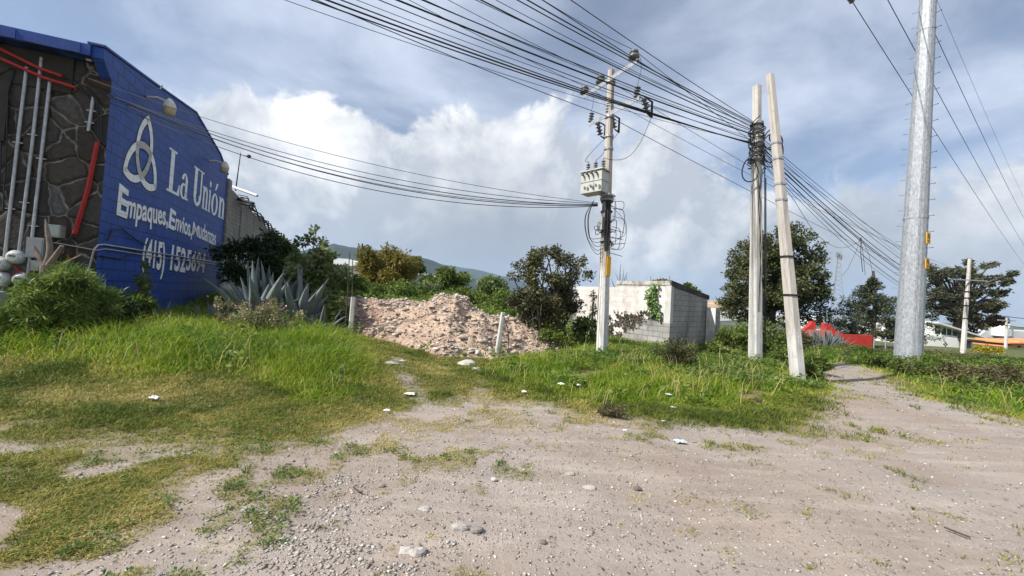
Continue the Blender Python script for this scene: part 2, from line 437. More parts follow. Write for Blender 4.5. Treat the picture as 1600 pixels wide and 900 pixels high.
turf = m.mix(m.mapr(nf, .35, .65), (.10, .085, .035), (.22, .18, .085))
gm = m.mapr(m.math('ADD', gv, m.math('MULTIPLY', m.math('SUBTRACT', nf, .5), .8)), .38, .95)
far = m.n('ShaderNodeSeparateXYZ'); m.L.new(m.tc, far.inputs[0])
turf = m.mix(m.mapr(far.outputs[1], 13, 26), turf, m.mix(m.mapr(m.noise(.02, 5), .35, .65), (.06, .085, .03), (.11, .12, .05)))
hgt = m.math('ADD', m.math('MULTIPLY', nf, .5), m.math('ADD', m.math('MULTIPLY', pm, .35), m.math('MULTIPLY', pm2, .2)))
SOIL = m.fin(m.mix(gm, soil, turf), .95, 0, m.bump(hgt, .9, .025), .15)

def submesh(name, sel):
    f = F[sel]; u, inv = np.unique(f.ravel(), return_inverse=True)
    return link(name, mesh_np(name, V[u], inv.reshape(-1, 4), {'grassy': g_.ravel()[u]}, True), SOIL)
tag(submesh('ground', ~isd), kind='structure')
tag(submesh('dirt_track', isd), kind='structure')

def HG(x, y): return H(x, y) + rough(x, y)

# ------------------------------------------------------------------ hills
def hill(name, prof, dist, depth, col):
    az = np.array([math.atan2(ray(p[0], p[1]).x, ray(p[0], p[1]).y) for p in prof])
    el = np.array([ray(p[0], p[1]).z / math.hypot(ray(p[0], p[1]).x, ray(p[0], p[1]).y) for p in prof])
    na, nd = 160, 26
    A = np.linspace(az[0], az[-1], na); e = np.interp(A, az, el)
    t = np.linspace(-1, 1, nd); AA, TT = np.meshgrid(A, t); EE = np.broadcast_to(e, AA.shape)
    D = dist + TT * depth
    X, Y = np.sin(AA) * D, np.cos(AA) * D
    top = dist * EE
    Z = top * (1 - np.abs(TT) ** 1.3) - 8 + (fbm(X * .006, Y * .006, 3, 5) - .5) * 45 * (1 - np.abs(TT)) * ss(top / 60) 
    Vh = np.stack([X.ravel(), Y.ravel(), Z.ravel()], 1)
    k = np.arange((nd - 1) * (na - 1)); r, c = k // (na - 1), k % (na - 1)
    Fh = np.stack([r * na + c, r * na + c + 1, (r + 1) * na + c + 1, (r + 1) * na + c], 1)
    o = link(name, mesh_np(name, Vh, Fh, None, True), col); tag(o, kind='structure')
hm = M_('hill_slope')
hn = hm.noise(.010, 7, .65)
HILL = hm.fin(hm.mix(hm.mapr(hn, .38, .62), (.010, .018, .012), (.030, .040, .022)), .95, 0, None, .1)
hill('wooded_hills', [(300, 440), (380, 418), (450, 396), (500, 382), (522, 376), (545, 384), (600, 389), (650, 398), (700, 417), (760, 440), (840, 466)], 2600, 700, HILL)
hill('far_mountain', [(540, 425), (600, 412), (650, 408), (700, 412), (740, 418), (790, 430), (850, 447), (910, 462), (1000, 482)], 5200, 1200, HILL)

# ------------------------------------------------------------------ grass
def sector(n, r0, r1, a0, a1, pw=1.):                    # points spread round the camera, denser near it
    u = rng.random(n)
    r = r0 * (r1 / r0) ** u if pw == 1 else (r0 ** (1 - pw) + u * (r1 ** (1 - pw) - r0 ** (1 - pw))) ** (1 / (1 - pw))
    a = rad(a0) + rng.random(n) * rad(a1 - a0)
    return np.sin(a) * r, np.cos(a) * r
def blades(x, y, h, w, lean, wind=(.5, .15)):
    n = len(x); z = HG(x, y) - .01
    az = rng.random(n) * 2 * PI; sx, sy = np.cos(az), np.sin(az)
    la = rng.random(n) * 2 * PI; lx = np.cos(la) * lean + wind[0] * lean * .8; ly = np.sin(la) * lean + wind[1] * lean * .8
    b = np.stack([x, y, z], 1); s = np.stack([sx, sy, 0 * sx], 1) * (w / 2)[:, None]
    le = np.stack([lx, ly, 0 * lx], 1) * h[:, None]
    upv = np.array([0, 0, 1.])
    mid = b + le * .35 + upv * (h * .6)[:, None]; tip = b + le * 1.0 + upv * (h * (1. - .35 * np.minimum(1, np.hypot(lx, ly))))[:, None]
    return b, s, mid, tip
def grass_mesh(name, x, y, h, w, lean, tone, mat, label, cat='grass'):
    b, s, mid, tip = blades(x, y, h, w, lean)
    V = np.stack([b - s, b + s, mid + s * .75, mid - s * .75, tip], 1).reshape(-1, 3)
    k = np.arange(len(x))[:, None] * 5
    o = link(name, mesh_np(name, V, [k + np.array([[0, 1, 2, 3]]), k + np.array([[3, 2, 4]])], {'tone': np.repeat(tone, 5)}), mat)
    return tag(o, label, cat, None, 'stuff')

LAWN = leafy('short_grass', [(0, (.085, .125, .022)), (.35, (.17, .20, .035)), (.62, (.32, .295, .075)), (.85, (.48, .40, .15)), (1, (.58, .50, .26))], .35, .6, .2)
TALLG = leafy('tall_grass', [(0, (.075, .15, .012)), (.45, (.17, .285, .020)), (.8, (.30, .38, .035)), (1, (.44, .40, .12))], .45, .5, .25)
WEED = leafy('weed_leaves', [(0, (.035, .075, .014)), (.5, (.095, .17, .028)), (.85, (.18, .26, .05)), (1, (.28, .30, .09))], .38, .5, .3)

def inside_mound(x, y): return (x > -6.3) & (x < 1.6) & (y > 10.9 - 1.2 * ss(1 - np.abs(x + 1) / 2.5)) & (y < 15)
# short lawn
x, y = sector(700000, 1.7, 15, -62, 62)
g = grassy(x, y)
tl = sdist(x, y, TALL_L); tr = sdist(x, y, TALL_R); vg = sdist(x, y, VERGE)
tall = np.maximum(np.maximum(tl, tr), vg)
fine_ = .22 + .78 * ss((fbm(x * 8, y * 8, 19, 3) - .34) / .22)
keep = (rng.random(len(x)) < np.clip((g - .04) * 1.1, 0, 1) ** 1.5 * np.where(g > .97, .6 + .4 * fine_, fine_)) & (tall < .35) & ~inside_mound(x, y)
x, y, g, tall = x[keep], y[keep], g[keep], tall[keep]
r = np.hypot(x, y)
pn = fbm(x * .9, y * .9, 71, 4); pn2 = fbm(x * 3.1, y * 3.1, 77, 3)
edge = 1 - ss((-sdist(x, y, DIRT)) / 1.3)
midg = ss((tall + 1.0) / 1.0)
tone = .46 + (pn - .5) * 1.25 + (pn2 - .5) * .55 + .15 * edge - .16 * midg + rng.normal(size=len(x)) * .13 - .20 * ss((3.4 - y) / 1.2) * ss((-x - .2) / .8) + (fbm(x * 7, y * 7, 79, 2) - .5) * .35
h = (.020 + .028 * rng.random(len(x)) + .03 * midg * rng.random(len(x))) * (.6 + .5 * g) * (1 + .8 * ss((.42 - pn) / .15))
h = h * (1 + .05 * np.minimum(r, 12))
grass_mesh('lawn_grass', x, y, h, .0017 + .00125 * r, .75 + .5 * rng.random(len(x)), np.clip(tone, 0, 1), LAWN, 'short dry yellowish grass covering the ground beside the dirt track')

# tall grass on both sides of the entrance, in tussocks
cx_, cy_ = sector(21000, 5.6, 26, -66, 62, 1.2)
nb = 20
i = np.repeat(np.arange(len(cx_)), nb); sg = .07 + .10 * rng.random(len(cx_))
ox, oy = rng.normal(size=len(i)) * sg[i], rng.normal(size=len(i)) * sg[i]
x, y = cx_[i] + ox, cy_[i] + oy
tl = sdist(x, y, TALL_L); tr = sdist(x, y, TALL_R); vg = sdist(x, y, VERGE)
tall = np.maximum(np.maximum(tl, tr), vg * .9)
keep = (tall + (fbm(x * 2, y * 2, 9, 3) - .5) * .9 + (rng.random(len(cx_))[i] - .5) * .3 > .02) & ~inside_mound(x, y) & (rng.random(len(x)) < .45 + .55 * ss(1 - (vg > 0))) & ((fbm(x * .7, y * .7, 15, 3) > .32) | (tl > 0))
x, y, tall, tl, tr, vg, i, ox, oy = (q[keep] for q in (x, y, tall, tl, tr, vg, i, ox, oy))
r = np.hypot(x, y)
pn = fbm(x * .8, y * .8, 91, 3); pv_ = fbm(x * 2.4, y * 2.4, 94, 2)
th_ = (.5 + .9 * rng.random(len(cx_)) ** 1.3)[i]
hh = np.where(tl > 0, .40, np.where(tr > 0, .19, .22)) * (.22 + .78 * ss(tall / 1.1)) * (.35 + .8 * pn + .45 * pv_) * th_
h = hh * (.45 + .75 * rng.random(len(x))) + .04
tone = .44 + (pn - .5) * 1.0 + rng.normal(size=len(x)) * .16 + (rng.random(len(cx_))[i] - .5) * .45 + .28 * (1 - ss(tall / .7)) - np.where((tr > 0) & (x > 3.5), .10, 0)
tone = np.where(rng.random(len(x)) < .05, 1, tone)
grass_mesh('tall_grass', x, y, h, .0060 + .0009 * r, .35 + .75 * rng.random(len(x)), np.clip(tone, 0, 1), TALLG, 'lush tall green grass growing along both sides of the entrance')
# straw coloured stalks sticking out of it
x, y = sector(5200, 6, 20, -62, 60)
tall = np.maximum(np.maximum(sdist(x, y, TALL_L), sdist(x, y, TALL_R)), sdist(x, y, VERGE)); k = (tall > .1) & ~inside_mound(x, y) & (fbm(x * .9, y * .9, 29, 3) > .45); x, y = x[k], y[k]
grass_mesh('dry_stalks', x, y, .30 + .34 * rng.random(len(x)), .0045 + .0006 * np.hypot(x, y), .25 + .5 * rng.random(len(x)), .75 + .25 * rng.random(len(x)), LAWN, 'thin straw coloured stalks standing out of the tall grass', 'dry stalks')

# leafy weeds
def weeds(name, x, y, Hh, nl, L, spread, mat, label, tone0=.5, tvar=.3, Wr=.5, zbias=.75, cat='weeds', floor=0.):
    n = len(x); i = np.repeat(np.arange(n), nl)
    t = rng.random(len(i)) ** zbias; az = rng.random(len(i)) * 2 * PI
    rr = spread * (.15 + .85 * rng.random(len(i))) * (1.1 - .6 * t)
    c = np.stack([x[i] + np.cos(az) * rr, y[i] + np.sin(az) * rr, HG(x[i], y[i]) + floor + Hh[i] * t], 1)
    d = np.stack([np.cos(az), np.sin(az), .2 + .9 * rng.random(len(i)) - .4], 1) + rdir(len(i)) * .5
    nn = rdir(len(i)) * .6 + np.array([0, 0, .8])
    l = L * (.6 + .8 * rng.random(len(i)))
    tn = np.clip(tone0 + (rng.random(n)[i] - .5) * tvar + (rng.random(len(i)) - .5) * .35, 0, 1)
    V, F, tn = leaf_mesh('', c, d, nn, l, l * Wr, tn)
    o = link(name, mesh_np(name, V, F, {'tone': tn}), mat)
    return tag(o, label, cat, None, 'stuff')
def scatter(n, x0, x1, y0, y1, cond=None):
    x = x0 + (x1 - x0) * rng.random(n); y = y0 + (y1 - y0) * rng.random(n)
    if cond is not None: k = cond(x, y); x, y = x[k], y[k]
    return x, y
x, y = scatter(2600, -10, 2.5, 14.2, 26, lambda x, y: (y > 14.6 + .5 * np.sin(x)) & (x > -.75 * y))
weeds('field_weeds', x, y, .40 + .85 * fbm(x * .6, y * .6, 4, 3) ** 1.2, 42, .13, .34, WEED, 'dense green weeds filling the plot behind the rubble heap', .74, .5)
x, y = scatter(420, -9, 9, 5.6, 13, lambda x, y: (np.maximum(sdist(x, y, TALL_L), sdist(x, y, TALL_R)) > .2) & ~inside_mound(x, y) & (fbm(x * 1.3, y * 1.3, 37, 3) > .45))
weeds('broadleaf_weeds', x, y, .14 + .26 * rng.random(len(x)), 26, .085, .16, WEED, 'scattered broad leaved weeds growing among the tall grass', .6, .6, .6)
x, y = scatter(2600, 1.2, 8.3, 7.6, 14, lambda x, y: (sdist(x, y, TALL_R) > .15) & (fbm(x * .9, y * .9, 31, 3) + .05 * (x - 3) > .47))
weeds('verge_weeds', x, y, (.07 + .24 * fbm(x * .8, y * .8, 34, 3)) * (1 - .35 * ss((y - 10.5) / 2)), 34, .05, .16, WEED, 'low leafy green weeds round the feet of the concrete poles', .62, .45)
x, y = scatter(5200, 8.2, 36, 7.5, 34, lambda x, y: (sdist(x, y, VERGE) > .35 + .3 * np.sin(x * 2)) & (rng.random(len(x)) < 1.3 - y / 34) & (x < 1.5 * y + 4))
dk = fbm(x * .35, y * .5, 52, 3)
weeds('roadside_weeds', x, y, (.12 + .36 * fbm(x * .5, y * .5, 54, 3)) * ss((sdist(x, y, VERGE)) / 1.6) * (1 - .42 * ss((y - 12.5) / 5)), 36, .075, .24, WEED, 'thick green weeds along the far right side of the track', .52, .6)
x, y = sector(2600, 1.8, 7, -60, 10); k = (grassy(x, y) > .45) & (np.maximum(sdist(x, y, TALL_L), sdist(x, y, TALL_R)) < 0) & (fbm(x * 1.6, y * 1.6, 49, 3) > .50); x, y = x[k], y[k]
weeds('lawn_weeds', x, y, .02 + .035 * rng.random(len(x)), 14, .024, .05, WEED, 'small flat leafy weeds dotted through the dry short grass', .55, .5, .5)
PURP = leafy('dry_weed_leaves', [(0, (.055, .050, .024)), (.5, (.11, .10, .045)), (1, (.22, .20, .10))], .2, .6, .2)
x, y = scatter(1500, 9, 26, 8.5, 20, lambda x, y: (sdist(x, y, VERGE) > .7) & (fbm(x * .35, y * .45, 52, 3) > .52) & (x < 1.5 * y + 4))
weeds('dry_weeds', x, y, .22 + .24 * rng.random(len(x)), 34, .06, .25, PURP, 'brownish dry weeds mixed in the verge right of the track', .5, .5)

# ------------------------------------------------------------------ blue warehouse on the left
_v = ray(560, 453); WA = Vector((_v.x, _v.y)).normalized(); WB = Vector((-WA.y, WA.x))
C0 = P(149, 430, 9.6); C0.z = 0
WRZ = math.atan2(WA.y, WA.x)
def plane_hit(px, py, n, off=0.):
    d = ray(px, py); n2 = Vector((n.x, n.y))
    t = (Vector((C0.x, C0.y)).dot(n2) + off) / Vector((d.x, d.y)).dot(n2)
    p = CAM + d * t; q = Vector((p.x - C0.x, p.y - C0.y)); return q.dot(WA), q.dot(WB), p.z
def wp(px, py, off=0.): s, u, z = plane_hit(px, py, WB, off); return s, z
def fp(px, py, off=0.): s, u, z = plane_hit(px, py, WA, off); return u, z

wh = thing('warehouse', 'blue painted block warehouse with white lettering and a dark stone front full of meters', 'warehouse', C0, WRZ)
# blue blockwork, laid in courses along the wall (local X) and up (Z)
m = M_('blue_painted_blocks')
sx = m.n('ShaderNodeSeparateXYZ'); m.L.new(m.tc, sx.inputs[0])
cb = m.n('ShaderNodeCombineXYZ'); m.L.new(sx.outputs[0], cb.inputs[0]); m.L.new(sx.outputs[2], cb.inputs[1])
wob = m.n('ShaderNodeVectorMath', operation='ADD')
nz = m.n('ShaderNodeTexNoise'); m.L.new(m.tc, nz.inputs['Vector']); nz.inputs['Scale'].default_value = 2.2
sc_ = m.n('ShaderNodeVectorMath', operation='SCALE'); m.L.new(nz.outputs['Color'], sc_.inputs[0]); sc_.inputs['Scale'].default_value = .07
m.L.new(cb.outputs[0], wob.inputs[0]); m.L.new(sc_.outputs[0], wob.inputs[1])
def brick(m, vec, w, h, mort, smooth=.2):
    b = m.n('ShaderNodeTexBrick'); m.L.new(vec, b.inputs['Vector']); b.inputs['Scale'].default_value = 1
    b.inputs['Brick Width'].default_value = w; b.inputs['Row Height'].default_value = h; b.inputs['Mortar Size'].default_value = mort
    b.inputs['Mortar Smooth'].default_value = smooth; b.inputs['Color1'].default_value = (0, 0, 0, 1); b.inputs['Color2'].default_value = (1, 1, 1, 1); b.inputs['Mortar'].default_value = (.5, .5, .5, 1)
    return b
bk = brick(m, wob.outputs[0], .52, .30, .016, .25)
blue = m.mix(m.mapr(m.noise(1.4, 5, .6), .3, .7), (.012, .050, .235), (.022, .078, .345))
blue = m.mix(m.math('MULTIPLY', bk.outputs['Color'], .25), blue, (.030, .080, .27))
gapm = m.math('MULTIPLY', bk.outputs['Fac'], m.mapr(m.noise(1.8, 4, .6), .25, .50))
blue = m.mix(m.math('MULTIPLY', gapm, .9), blue, (.008, .014, .055))
blue = m.mix(m.mapr(m.noise(2.6, 6, .7, stretch=(1.6, 1, .22)), .55, .72, 0, .5), blue, (.055, .095, .22))
dirt = m.math('MULTIPLY', m.mapr(sx.outputs[2], 1.9, .2), m.mapr(m.noise(3, 5), .45, .65))
blue = m.mix(dirt, blue, (.06, .07, .10))
BLUE = m.fin(blue, .55, 0, m.bump(bk.outputs['Fac'], -.9, .03, m.bump(m.noise(30, 4), .35, .01)), .3)

top = [wp(165, 75), wp(240, 131), wp(306, 176), wp(344, 241), wp(361, 280)]
mb = MB()
prof = [(0, -.4), (9.25, -.4), (9.25, 6.75), (8.05, 7.30), (5.15, 7.93), (2.0, 7.46), (-.38, 7.14), (-.38, 6.88), (-.02, 6.52), (0, 6.50)]
mb.prism(prof, -.0, .22)
mb.build('painted_gable_wall', BLUE, wh)
# parapet coping: thin blue lip along the gable
mb = MB()
for (x0, z0), (x1, z1) in zip([(9.3, 6.72), (8.05, 7.31), (5.15, 7.94), (2.0, 7.47)], [(8.05, 7.31), (5.15, 7.94), (2.0, 7.47), (-.42, 7.15)]):
    mb.prism([(x0, z0 + .004), (x1, z1 + .004), (x1, z1 + .06), (x0, z0 + .06)], -.03, .3)
mb.build('coping', BLUE, wh)
# eaves slab on the road side
mb = MB(); mb.span(-.45, .24, .225, 4.6, 6.86, 7.13)
for k in range(4): mb.span(-.462, -.45, .4 + k * 1.1, 1.35 + k * 1.1, 6.87 + .01 * (k % 2), 7.10)
mb.build('eaves_band', BLUE, wh)
RUST = mottled('rusty_roof_sheet', (.18, .10, .07), (.30, .22, .18), 3, .8)
mb = MB()
for (x0, z0), (x1, z1) in zip([(9.25, 6.6), (8.05, 7.15), (5.15, 7.78), (2.0, 7.31)], [(8.05, 7.15), (5.15, 7.78), (2.0, 7.31), (.25, 7.08)]):
    mb.prism([(x0, z0), (x1, z1), (x1, z1 + .05), (x0, z0 + .05)], .31, 14)
mb.build('roof', RUST, wh)
GREYB = mottled('grey_render', (.20, .19, .18), (.32, .31, .29), 2, .9)
mb = MB(); mb.span(9.03, 9.25, .22, 14, -.4, 6.5); mb.span(.05, 9.0, 13.8, 14, -.4, 6.5); mb.build('rear_wall', GREYB, wh)
# stone front
m = M_('dark_rubble_stone')
mp = m.n('ShaderNodeMapping'); m.L.new(m.tc, mp.inputs[0]); mp.inputs['Scale'].default_value = (.001, 1.0, .85)
vd = m.n('ShaderNodeVectorMath', operation='ADD'); nz = m.n('ShaderNodeTexNoise'); m.L.new(m.tc, nz.inputs['Vector']); nz.inputs['Scale'].default_value = 2.0
s2 = m.n('ShaderNodeVectorMath', operation='SCALE'); m.L.new(nz.outputs['Color'], s2.inputs[0]); s2.inputs['Scale'].default_value = .25
m.L.new(mp.outputs[0], vd.inputs[0]); m.L.new(s2.outputs[0], vd.inputs[1])
v1 = m.n('ShaderNodeTexVoronoi', feature='DISTANCE_TO_EDGE'); m.L.new(vd.outputs[0], v1.inputs['Vector']); v1.inputs['Scale'].default_value = 1.75
v2 = m.n('ShaderNodeTexVoronoi'); m.L.new(vd.outputs[0], v2.inputs['Vector']); v2.inputs['Scale'].default_value = 1.75
stone = m.mix(v2.outputs['Color'], (.060, .050, .045), (.135, .120, .105), 'MIX')
sepv = m.n('ShaderNodeSeparateColor'); m.L.new(v2.outputs['Color'], sepv.inputs[0])
stone = m.ramp(sepv.outputs[0], [(0, (.035, .033, .032)), (.3, (.085, .080, .076)), (.5, (.070, .048, .036)), (.7, (.15, .15, .148)), (.85, (.05, .045, .04)), (1, (.10, .085, .07))])
stone = m.mix(m.mapr(m.noise(9, 6, .65), .35, .7, 0, .6), stone, (.035, .032, .030))
edge = m.mapr(m.math('ADD', v1.outputs['Distance'], m.math('MULTIPLY', m.noise(5, 6, .7), .12)), .062, .095, 1, 0)
STONE = m.fin(m.mix(edge, stone, m.mix(m.mapr(m.noise(3, 5), .35, .65), (.13, .12, .11), (.34, .32, .29))), .9, 0, m.bump(m.math('MULTIPLY', m.mapr(v1.outputs['Distance'], 0, .12), 1.), .9, .09, m.bump(m.noise(11, 7, .65), .8, .05)), .2)
mb = MB(); mb.span(-.0, .2, .225, 14, -.4, 6.86); mb.span(-.0, -.02, -.0, 14, -.4, 6.5)
mb.build('stone_front', STONE, wh)
DARK = mottled('dark_shade_and_fittings', (.030, .028, .026), (.05, .046, .04), 3, .9)
mb = MB(); mb.span(-.06, -.02, .7, 4.6, 6.0, 6.86); mb.span(-.10, -.06, 1.75, 4.6, 4.6, 6.0); mb.build('painted_eaves_shade', DARK, wh)  # dark sheets on the stone front, standing in for shade under the eaves

# --- lettering, painted on the wall: each word is a flat mesh laid over the quad it fills
m = M_('white_wall_paint'); _n = m.noise(4, 6, .7); _sx = m.n('ShaderNodeSeparateXYZ'); m.L.new(m.tc, _sx.inputs[0]); _cb = m.n('ShaderNodeCombineXYZ'); m.L.new(_sx.outputs[0], _cb.inputs[0]); m.L.new(_sx.outputs[2], _cb.inputs[1])
_bk = brick(m, _cb.outputs[0], .52, .30, .014, .25)
_c = m.mix(m.mapr(_n, .3, .7), (.80, .80, .78), (.90, .90, .88)); _c = m.mix(m.mapr(m.noise(9, 6, .75), .60, .70, 0, .45), _c, (.30, .34, .48)); _c = m.mix(m.math('MULTIPLY', _bk.outputs['Fac'], .38), _c, (.20, .24, .38))
WPAINT = m.fin(_c, .6, 0, m.bump(m.noise(25, 4), .35, .01), .3)
BPAINT = mottled('black_outline_paint', (.006, .008, .02), (.012, .016, .04), 5, .7)
def text_mesh(s, bold=0.):
    cu = bpy.data.curves.new('t', 'FONT'); cu.body = s; cu.size = 1; cu.offset = bold; cu.resolution_u = 5
    o = bpy.data.objects.new('t', cu); COL.objects.link(o)
    dg = bpy.context.evaluated_depsgraph_get(); me = bpy.data.meshes.new_from_object(o.evaluated_get(dg))
    bpy.data.objects.remove(o); bpy.data.curves.remove(cu)
    v = np.array([q.co[:] for q in me.vertices]); f = [tuple(p.vertices) for p in me.polygons]
    bpy.data.meshes.remove(me); return v, f
def _hx(s): v, f = text_mesh(s); return v[:, 1].max()
XH, CH = _hx('x'), _hx('E')
def quad_map(v, quad, x0, x1, yh):                       # quad: bottom-left, bottom-right, top-right, top-left pixels
    q = [np.array(wp(*p)) for p in quad]
    u = (v[:, 0] - x0) / (x1 - x0); w = v[:, 1] / yh
    return ((1 - u) * (1 - w))[:, None] * q[0] + (u * (1 - w))[:, None] * q[1] + (u * w)[:, None] * q[2] + ((1 - u) * w)[:, None] * q[3]
def put(name, vs, fs, mat, y):
    me = bpy.data.meshes.new(name); me.from_pydata([(a, y, b) for a, b in vs], [], fs); me.update()
    return link(name, me, mat, wh)
def word(s, quad, low=True, bold=.028, outline=0.):
    v, f = text_mesh(s, bold); x0, x1 = v[:, 0].min(), v[:, 0].max(); yh = XH if low else CH
    put('lettering', quad_map(v, quad, x0, x1, yh), f, WPAINT, -.006)
    if outline:
        v2, f2 = text_mesh(s, bold + outline); put('letter_outline', quad_map(v2 + np.array([.012, -.015, 0]), quad, x0, x1, yh), f2, BPAINT, -.003)
word('E', [(181.5, 333), (198, 340), (201, 300), (186, 288)], False, .035, .016)
word('mpaques,', [(196, 338), (262, 352), (262, 333), (199, 315)], True, .025, .016)
word('E', [(262.5, 354), (272, 359), (275, 333), (266, 326)], False, .035, .016)
word('nvios,', [(272.5, 358), (299.5, 370), (299.5, 353), (275, 342)], True, .025, .016)
word('M', [(299.5, 367), (309.5, 371), (311, 353), (302, 346)], False, .004, .014)
word('udanzas', [(310, 371), (336.5, 383), (337.5, 369), (311.5, 355)], True, .02, .016)
word('(415)', [(221, 412), (256, 422), (259, 382), (225, 373)], False, .034, .03)
word('152', [(265, 420), (289, 424.5), (291, 391), (269, 384)], False, .034, .03)
word('5694', [(290, 421), (319, 425), (321.5, 398), (292.5, 391)], False, .03, .02)

class G2:                                                # drawn letters with thick stems and thin serifs
    def __init__(s): s.v = []; s.f = []
    def poly(s, pts): b = len(s.v); s.v += list(pts); s.f.append(tuple(range(b, b + len(pts))))
    def box(s, x0, x1, y0, y1): s.poly([(x0, y0), (x1, y0), (x1, y1), (x0, y1)])
    def arc(s, cx, cy, rx, ry, a0, a1, wx, wy, n=18):
        for i in range(n):
            p = [rad(a0 + (a1 - a0) * (i + k) / n) for k in (0, 1)]
            s.poly([(cx + rx * math.cos(p[0]), cy + ry * math.sin(p[0])), (cx + rx * math.cos(p[1]), cy + ry * math.sin(p[1])),
                    (cx + (rx - wx) * math.cos(p[1]), cy + (ry - wy) * math.sin(p[1])), (cx + (rx - wx) * math.cos(p[0]), cy + (ry - wy) * math.sin(p[0]))])
def serif_word():
    q = {}
    bs, zs = [wp(*p) for p in ((262, 297), (347, 343))], None
    z0 = 4.545; cap = wp(270, 233)[1] - z0
    def col(px): return wp(px, 300 + (px - 262) * .53)[0]
    L = []
    def letter(pa, pb, draw):
        g = G2(); draw(g); a, b = col(pa), col(pb)
        put('lettering', [(a + x * (b - a), z0 + y * cap) for x, y in g.v], g.f, WPAINT, -.006)
    def dL(g): g.box(.18, .46, .0, 1); g.box(.02, .62, .95, 1); g.box(.02, .18, 0, .05); g.box(.46, 1, 0, .06); g.poly([(1, .06), (1, .27), (.93, .27), (.80, .06)])
    def da(g): g.arc(.42, .19, .42, .20, 60, 360, .26, .05); g.box(.58, .86, .04, .44); g.arc(.48, .44, .38, .20, 0, 170, .27, .06); g.box(.84, 1., 0, .05); g.box(.60, .84, 0, .06)
    def dU(g): g.box(.10, .36, .30, 1); g.box(.70, .84, .30, 1); g.arc(.47, .30, .37, .31, 180, 360, .22, .09); g.box(0, .50, .955, 1); g.box(.56, 1, .955, 1)
    def dn(g): g.box(.08, .36, 0, .64); g.box(0, .46, 0, .05); g.box(0, .10, .59, .64); g.arc(.55, .42, .37, .23, 0, 155, .27, .08); g.box(.64, .92, 0, .43); g.box(.54, 1, 0, .05)
    def di(g): g.box(.28, .78, 0, .64); g.box(.08, .98, 0, .05); g.box(.05, .30, .59, .64); g.arc(.5, .82, .34, .09, 0, 360, .33, .088)
    def do(g): g.arc(.5, .31, .5, .335, 0, 360, .28, .06); g.poly([(.42, .74), (.58, .74), (.88, .97), (.60, .97)])
    for pa, pb, d in ((259, 279, dL), (280, 292.5, da), (299, 315, dU), (314.5, 323, dn), (323.5, 327.5, di), (328.5, 338.5, do), (340, 349, dn)): letter(pa, pb, d)
serif_word()
def knot():                                              # three interlaced pointed loops
    cs = [np.array([math.cos(rad(a)), math.sin(rad(a))]) / math.sqrt(3) for a in (90, 210, 330)]   # circles of radius 1, side 1
    tips = []
    bands = []
    for i in range(3):
        c1, c2 = cs[(i + 1) % 3], cs[(i + 2) % 3]; mid = (c1 + c2) / 2; far = mid - (cs[i] - mid) / np.linalg.norm(cs[i] - mid) * math.sqrt(.75)
        tips.append(far)
        for ca, cb2 in ((c1, c2), (c2, c1)):
            a0 = math.atan2(*(cs[i] - ca)[::-1]); a1 = math.atan2(*(far - ca)[::-1])
            dlt = (a1 - a0 + PI) % (2 * PI) - PI
            bands.append((ca, a0, dlt))
    # canonical tips: i=0 -> bottom, 1 -> upper right, 2 -> upper left ; map by an affine fit
    src = np.array([[*t, 1] for t in tips]); dst = np.array([wp(232, 180), wp(191.5, 267), wp(243.5, 296)])
    A = np.linalg.solve(src, dst)
    for mat, w0, w1, y, nm in ((BPAINT, .03, .225, -.003, 'emblem_outline'), (WPAINT, 0., .185, -.006, 'emblem')):
        g = G2()
        for c, a0, dl in bands:
            n = 22
            for k in range(n):
                p0, p1 = a0 + dl * k / n, a0 + dl * (k + 1) / n
                g.poly([c + (1 + w0) * np.array([math.cos(p0), math.sin(p0)]), c + (1 + w0) * np.array([math.cos(p1), math.sin(p1)]),
                        c + (1 - w1) * np.array([math.cos(p1), math.sin(p1)]), c + (1 - w1) * np.array([math.cos(p0), math.sin(p0)])])
        vv = np.array([[*p, 1] for p in g.v]) @ A
        put(nm, [tuple(p) for p in vv], g.f, mat, y)
knot()

# --- lamps, conduits and meters fixed to the warehouse
CREAM = mottled('cream_lamp_housing', (.48, .46, .40), (.62, .60, .54), 12, .5)
DIFF = mottled('yellowed_lamp_lens', (.42, .36, .22), (.52, .46, .30), 20, .4)
GALV = mottled('galvanised_pipe', (.30, .31, .32), (.46, .47, .48), 9, .42, .55, bstr=.1)
REDP = mottled('red_conduit_plastic', (.30, .014, .010), (.42, .026, .018), 6, .45)
GREYBOX = mottled('grey_meter_box', (.24, .26, .27), (.34, .36, .37), 6, .5)
DISC = mottled('pale_meter_face', (.45, .46, .45), (.62, .62, .60), 18, .3)
BLK = mottled('black_cable_sheath', (.012, .012, .013), (.03, .03, .032), 20, .6, bstr=0.)
def lamp(px, py, k):
    s, z = wp(px, py, -.42); mb = MB()
    mb.tube([(s, -.02, z + .22), (s, -.25, z + .26), (s, -.55, z + .17)], .035, 8)
    b = mb.build('lamp_bracket', CREAM, wh)
    mb = MB(); mb.tube([(s, -.55, z + .28), (s, -.55, z + .20), (s, -.55, z + .12), (s, -.55, z)], [.06, .11, .15, .17], 14)
    hd = mb.build('lamp_head', CREAM, b)
    mb = MB(); mb.tube([(s, -.55, z - .003), (s, -.55, z - .16), (s, -.55, z - .20)], [.155, .14, .08], 14); mb.build('lamp_lens', DIFF, b)
lamp(256, 168, 1); lamp(345, 262, 1)
def fpt(px, py, out=.06): u, z = fp(px, py, -out); return (-out, u, z)
def pipe(name, pts, r, mat, out=.07, n=8):
    mb = MB(); mb.tube([fpt(a, b, out) for a, b in pts], r, n); return mb.build(name, mat, wh)
